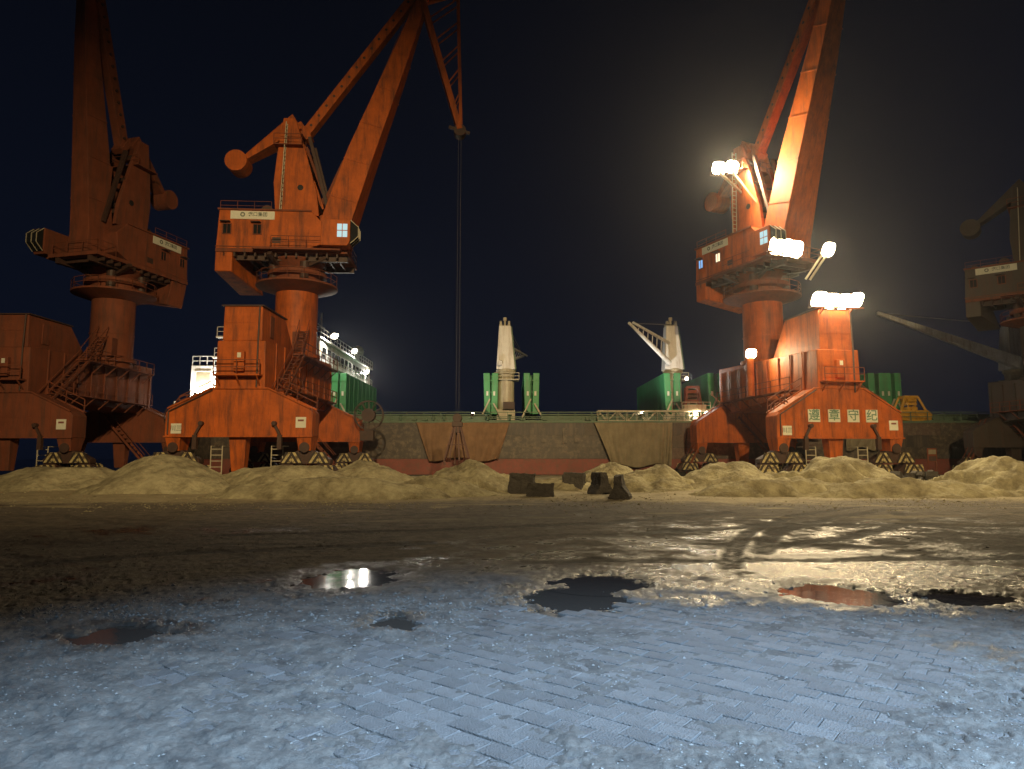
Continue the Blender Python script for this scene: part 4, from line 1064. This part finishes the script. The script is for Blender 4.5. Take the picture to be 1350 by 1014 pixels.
# deckhouse
dh = SB('deckhouse', MB().box(-30.3, -20.7, 72, 98, DZ, 14.6), M_WHITE, bevel=.08)
SB('deck_level', MB().box(-31.6, -20.4, 71.3, 98.6, 14.6, 14.78).box(-30.5, -20.35, 71.6, 98.4, 12.0, 12.12).box(-30.5, -20.35, 71.6, 98.4, 9.2, 9.32), M_WHITE, dh)
for y in np.arange(73.2, 97, 2.0): SB('bridge_window', MB().box(-20.7, -20.66, y, y + 1.3, 12.7, 13.9), M_GLASS, dh)
for z0 in (10.2, 7.4):
    for y in np.arange(74, 97, 3.1): SB('window', MB().box(-20.7, -20.66, y, y + .7, z0, z0 + .8), M_GLASS, dh)
SB('lit_bridge_window', MB().box(-20.66, -20.62, 71.99, 72.6, 13.0, 14.0), M_GLASSW, dh)
SB('house_railing', MB().rail([(-31.5, 71.4, 14.78), (-20.5, 71.4, 14.78), (-20.5, 98.5, 14.78)], h=1.0, w=.07).rail([(-20.4, 72, 12.12), (-20.4, 98, 12.12)], h=.9, w=.06), M_WHITE, dh)
SB('satellite_dome', MB().lathe([(.2, 14.8), (.25, 15.7), (.75, 15.9), (.85, 16.4), (.6, 16.95), (.15, 17.15)], 20, (-21.2, 92)), M_WHITE, dh)
SB('antenna_mast', MB().tube((-24, 84, 14.6), (-24, 84, 20), .12, n=8).bar((-24, 82.5, 18.3), (-24, 85.5, 18.3), .1), M_WHITE, dh)
SB('funnel', MB().box(-29.5, -26, 80, 88, 14.6, 18.2), M_WHITE, dh)
aft = SB('aft_house', MB().box(-34.4, -31.3, 72, 80, DZ + 1.3, 11.7), M_WHITE, bevel=.06)
SB('window', MB().box(-33.8, -32.3, 71.95, 71.99, 9.3, 11.0), mat('dull_window', (.28, .24, .16), .3, bump=0), aft)
SB('window_frame', MB().box(-33.9, -33.8, 71.9, 71.99, 9.2, 11.1).box(-32.3, -32.2, 71.9, 71.99, 9.2, 11.1).box(-33.8, -32.3, 71.9, 71.99, 11.0, 11.1).box(-33.8, -32.3, 71.9, 71.99, 9.2, 9.3), M_WHITE, aft)
SB('aft_railing', MB().rail([(-34.3, 72.1, 11.7), (-31.2, 72.1, 11.7)], h=1.0, step=.8, w=.07), M_WHITE, aft)
SB('aft_railing', MB().rail([(-32.0, 72.1, 12.6), (-29.5, 72.1, 12.6)], h=1.0, step=.8, w=.07).rail([(-35.4, 71.6, 6.6), (-32, 71.6, 6.6)], h=.9, step=.8, w=.07), M_WHITE, aft)
SB('wing_platform', MB().box(-32.0, -29.4, 71.5, 78, 12.45, 12.6).bar((-31.0, 71.8, 7), (-31.0, 71.8, 12.5), .22).bar((-29.9, 71.8, 7), (-29.9, 71.8, 12.5), .22).box(-35.5, -29.5, 71.4, 78, 6.45, 6.6).bar((-31.3, 71.7, 11.4), (-29.6, 71.7, 10.7), .2), M_WHITE, aft)
arc = MB()
for i in range(9):
    t0, t1 = R(20 + i * 16), R(20 + (i + 1) * 16)
    arc.bar((-33.4 + 2.2 * math.cos(t0), 71.2, 5.0 + 2.0 * math.sin(t0)), (-33.4 + 2.2 * math.cos(t1), 71.2, 5.0 + 2.0 * math.sin(t1)), .3)
    arc.bar((-33.4 + 1.7 * math.cos(t0), 71.2, 5.0 + 1.5 * math.sin(t0)), (-33.4 + 2.3 * math.cos(t0), 71.2, 5.0 + 2.1 * math.sin(t0)), .12)
SB('lifeboat_davit', arc, M_WHITE, aft)
SB('stern_post', MB().tube((-36.2, 72.5, DZ), (-36.2, 72.5, 7.9), .12, n=8), M_WHITE)

def ship_lamp(px, py, D, aim, power, w=.55, col=(1, .95, .84), angle=170):
    p = P(px, py, D); return flood_lamp(ship, (p.x - SX, p.y - SY, p.z), (p.x - SX + aim[0], p.y - SY + aim[1], p.z + aim[2]), w, w, power, col, M_LAMPW, angle, 'deck_or_fill_lamp', .2)
ship_lamp(441, 443, 75, (.5, -.6, -1), 1900, .8)
ship_lamp(467, 463, 87, (.8, -.6, -1), 1900, .8)
ship_lamp(483, 490, 96, (.9, -.8, -.7), 3000, .8)
ship_lamp(288, 519, 70.8, (0, .6, .5), 1800, .5)
ship_lamp(258, 520, 70.6, (0, .8, .3), 1500, .4)
ship_lamp(241, 541, 70.2, (.4, -1, 0), 200, .3)
ship_lamp(905, 499, 74, (.3, -.8, -.5), 2200, .35)
# fill lamps added at the deck edge to brighten the deck crane towers
for px_, w_ in ((655, 1500), (872, 6000)):
    x = (px_ - 675) / F * 73; flood_lamp(ship, (x - SX - 2.5, 71.2 - SY, DZ + 1.0), (x - SX + .8, 78 - SY, 15), .3, .25, w_ * .5, (1, .93, .8), M_LAMPW, 90, 'deck_or_fill_lamp', .1)

# things lying on deck
gz = empty('truss_gangway', (14.2, 70.9, DZ + .25)); tag(gz, 'pale lattice truss lying along the ship edge left of the orange winch stand', 'truss')
tb = MB()
for y in (0, .8):
    for z0 in (0, 1.05): tb.bar((-5.2, y, z0), (5.2, y, z0), .1)
    for k in range(10): tb.bar((-5.2 + k * 1.04, y, 0 if k % 2 else 1.05), (-5.2 + (k + 1) * 1.04, y, 1.05 if k % 2 else 0), .08)
    for k in range(11): tb.bar((-5.2 + k * 1.04, y, 0), (-5.2 + k * 1.04, y, 1.05), .06)
tb.build('truss', M_CREAM, gz)
MB().box(-5.2, 5.2, .05, .75, -.06, -.0).build('tread', M_CREAM, gz)

pf_ = P(916, 548, 71.5)
ws = empty('lit_platform', (pf_.x, 71.3, DZ + .2)); tag(ws, 'yellowish steel stand with a blazing lamp on the ship edge beside the lit crane', 'platform')
MB().box(-1.5, 1.5, -.5, 1.0, 1.1, 1.3).box(-1.2, 1.1, -.3, .8, 1.3, 1.75).build('platform_top', M_CREAM, ws)
for x in (-1.3, -.4, .5, 1.3): MB().bar((x, -.4, 0), (x, -.4, 1.1), .14).bar((x, .9, 0), (x, .9, 1.1), .14).build('leg', M_CREAM, ws)
MB().rail([(-1.5, -.5, 1.3), (1.5, -.5, 1.3)], h=.7, step=.75, w=.05).bar((1.4, -.4, 0), (2.6, -.4, 1.9), .12).bar((2.6, -.4, 1.9), (1.6, -.4, 2.9), .1).build('handrail', M_CREAM, ws)
flood_lamp(ws, (1.05, -.75, .55), (1.4, -4, -.4), .8, 1.0, 900, (1, .86, .6), M_LAMPW, 170)
flood_lamp(ws, (-.2, -.7, .2), (.6, 2.6, 4.6), .35, .25, 1500, (1, .86, .6), M_LAMPW, 150)
og = empty('orange_winch', (pf_.x - .1, 71.6, DZ + 1.97)); tag(og, 'small orange framed winch standing on the yellowish lit stand', 'winch')
MB().bar((-.8, 0, 0), (-.6, 0, 1.9), .22).bar((.8, 0, 0), (.6, 0, 1.9), .22).bar((-.7, 0, 1.9), (.7, 0, 1.9), .25).bar((-.8, .7, 0), (-.6, .7, 1.9), .2).bar((.8, .7, 0), (.6, .7, 1.9), .2).build('winch_frame', M_ORD, og)
MB().box(-.55, .55, .1, .6, 1.25, 1.6).box(-.65, .65, .1, .6, .2, .6).build('winch_box', M_ORD, og)
MB().tube((-.5, .3, .95), (.5, .3, .95), .25, n=14).build('winch_drum', M_DK, og)

# tarpaulins hanging down the hull
def tarp(name, label, m, top, bot, D, folds=1.0, seed=0, sag=.1):
    nu, nv = 120, 40
    b = MB(); vs = []
    for j in range(nv):
        v = j / (nv - 1)
        for i in range(nu):
            u = i / (nu - 1)
            p = Vector(P(top[0] + (top[1] - top[0]) * u, top[2] + (top[4] - top[2] if len(top) > 4 else 0) * u + 5 * math.sin(math.pi * u * 3) ** 2 * sag, D)); c0 = bot[0] + (bot[1] - bot[0]) * u
            q = Vector(P(c0, bot[2] + 2.5 * math.sin(u * 9 + seed), D))
            w = v ** .85
            r_ = p.lerp(q, w)
            e = (abs(u - .5) * 2) ** 3
            f = folds * (.015 + .30 * e * (1.6 if u > .5 else .5)) * v ** .5 * math.sin(u * 48 + 3.5 * math.sin(u * 9 + seed) + v * 2.5) + .22 * math.sin(u * 11 + seed + v * 2.3) * v
            vs.append((r_.x, D - .12 - abs(f) - .15 * math.sin(v * 3.0), r_.z))
    b.add(vs, [(j * nu + i, j * nu + i + 1, (j + 1) * nu + i + 1, (j + 1) * nu + i) for j in range(nv - 1) for i in range(nu - 1)])
    o = smooth(b.build(name, m), 180); md = o.modifiers.new('thick', 'SOLIDIFY'); md.thickness = .02
    return tag(o, label, 'tarpaulin')
tarp('tarpaulin', 'brown tarpaulin draped down the hull behind the hanging grab', M_TARPB, (549, 672, 557), (566, 657, 606), 69.75, 1.0, 1)
tarp('tarpaulin', 'pale sheet draped down the hull left of the lit crane', M_TARPG, (783, 886, 557), (806, 884, 614), 69.75, .9, 4)
tarp('tarpaulin', 'light sheet hanging on the hull seen beneath the lit crane portal', M_TARPG, (1113, 1172, 560), (1114, 1160, 592), 69.75, 1.2, 7)

cl_ = []
while len(cl_) < 3500:
    y = random.gauss(29.5, 2.6); x = random.uniform(-1, 1) * y * .85
    if vnoise(np.array([x * .5]), np.array([y * .8]), 15)[0] < random.uniform(.2, .8): continue
    cl_.append((x, y, random.uniform(.015, .045) * (2 if random.random() < .05 else 1)))
tag(pebbles('spilled_sand_clods', cl_, M_SAND), kind='stuff')

# yard clutter by the bogies
def clutter(px, py, D, n_, label, seed):
    rs = random.Random(seed); b = MB(); p = P(px, py, D)
    for _ in range(n_):
        x, y, z0 = rs.uniform(-1.2, 1.2), rs.uniform(-.6, .6), rs.uniform(0, .5); s_ = rs.uniform(.12, .35)
        M4 = Matrix.Translation((x, y, z0)) @ Matrix.Rotation(rs.uniform(0, 3), 4, 'Z') @ Matrix.Rotation(rs.uniform(-.6, .6), 4, 'X')
        t = MB().box(-s_, s_, -s_ * .6, s_ * .6, -s_ * .5, s_ * .5); b.add([M4 @ Vector(v) for v in t.v], t.f)
    o = b.build('rubble_heap', M_CONC, loc=(p.x, D, .35)); return tag(o, label, 'rubble')
clutter(1215, 612, 46, 26, 'heap of dark rubble right of the lit crane wheels', 3)
clutter(1178, 616, 45, 18, 'small rubble heap under the lit crane striped wheel guards', 5)
ns = P(1229, 600, 60)
nb = MB().box(-.42, .42, 0, .06, -.6, .6).bar((-.35, .1, -1.6), (-.35, .1, .5), .07).bar((.35, .1, -1.6), (.35, .1, .5), .07)
no_ = nb.build('notice_frame', M_ORD, loc=(ns.x, 60, ns.z)); tag(no_, 'small framed red board standing before the red hull at the right', 'notice board')
for k in (-.3, .28): MB().box(-.33, .33, -.03, -.005, k - .2, k + .2).build('notice_plate', M_TARPG if k > 0 else M_DK, no_)

# ------------------------------------------------------------------ haze in the night air
HAZE = 0.00022
hz = MB().box(-1600, 1600, -80, 2600, -5.2, 60)
ho_ = hz.build('haze', None)
hm = bpy.data.materials.new('haze'); hm.use_nodes = True
hn, hl = hm.node_tree.nodes, hm.node_tree.links; hn.clear()
out = hn.new('ShaderNodeOutputMaterial'); vp = hn.new('ShaderNodeVolumePrincipled')
vp.inputs['Color'].default_value = (.9, .9, .92, 1); vp.inputs['Density'].default_value = HAZE; vp.inputs['Anisotropy'].default_value = .82
hl.new(vp.outputs[0], out.inputs['Volume']); ho_.data.materials.append(hm); tag(ho_, kind='stuff')
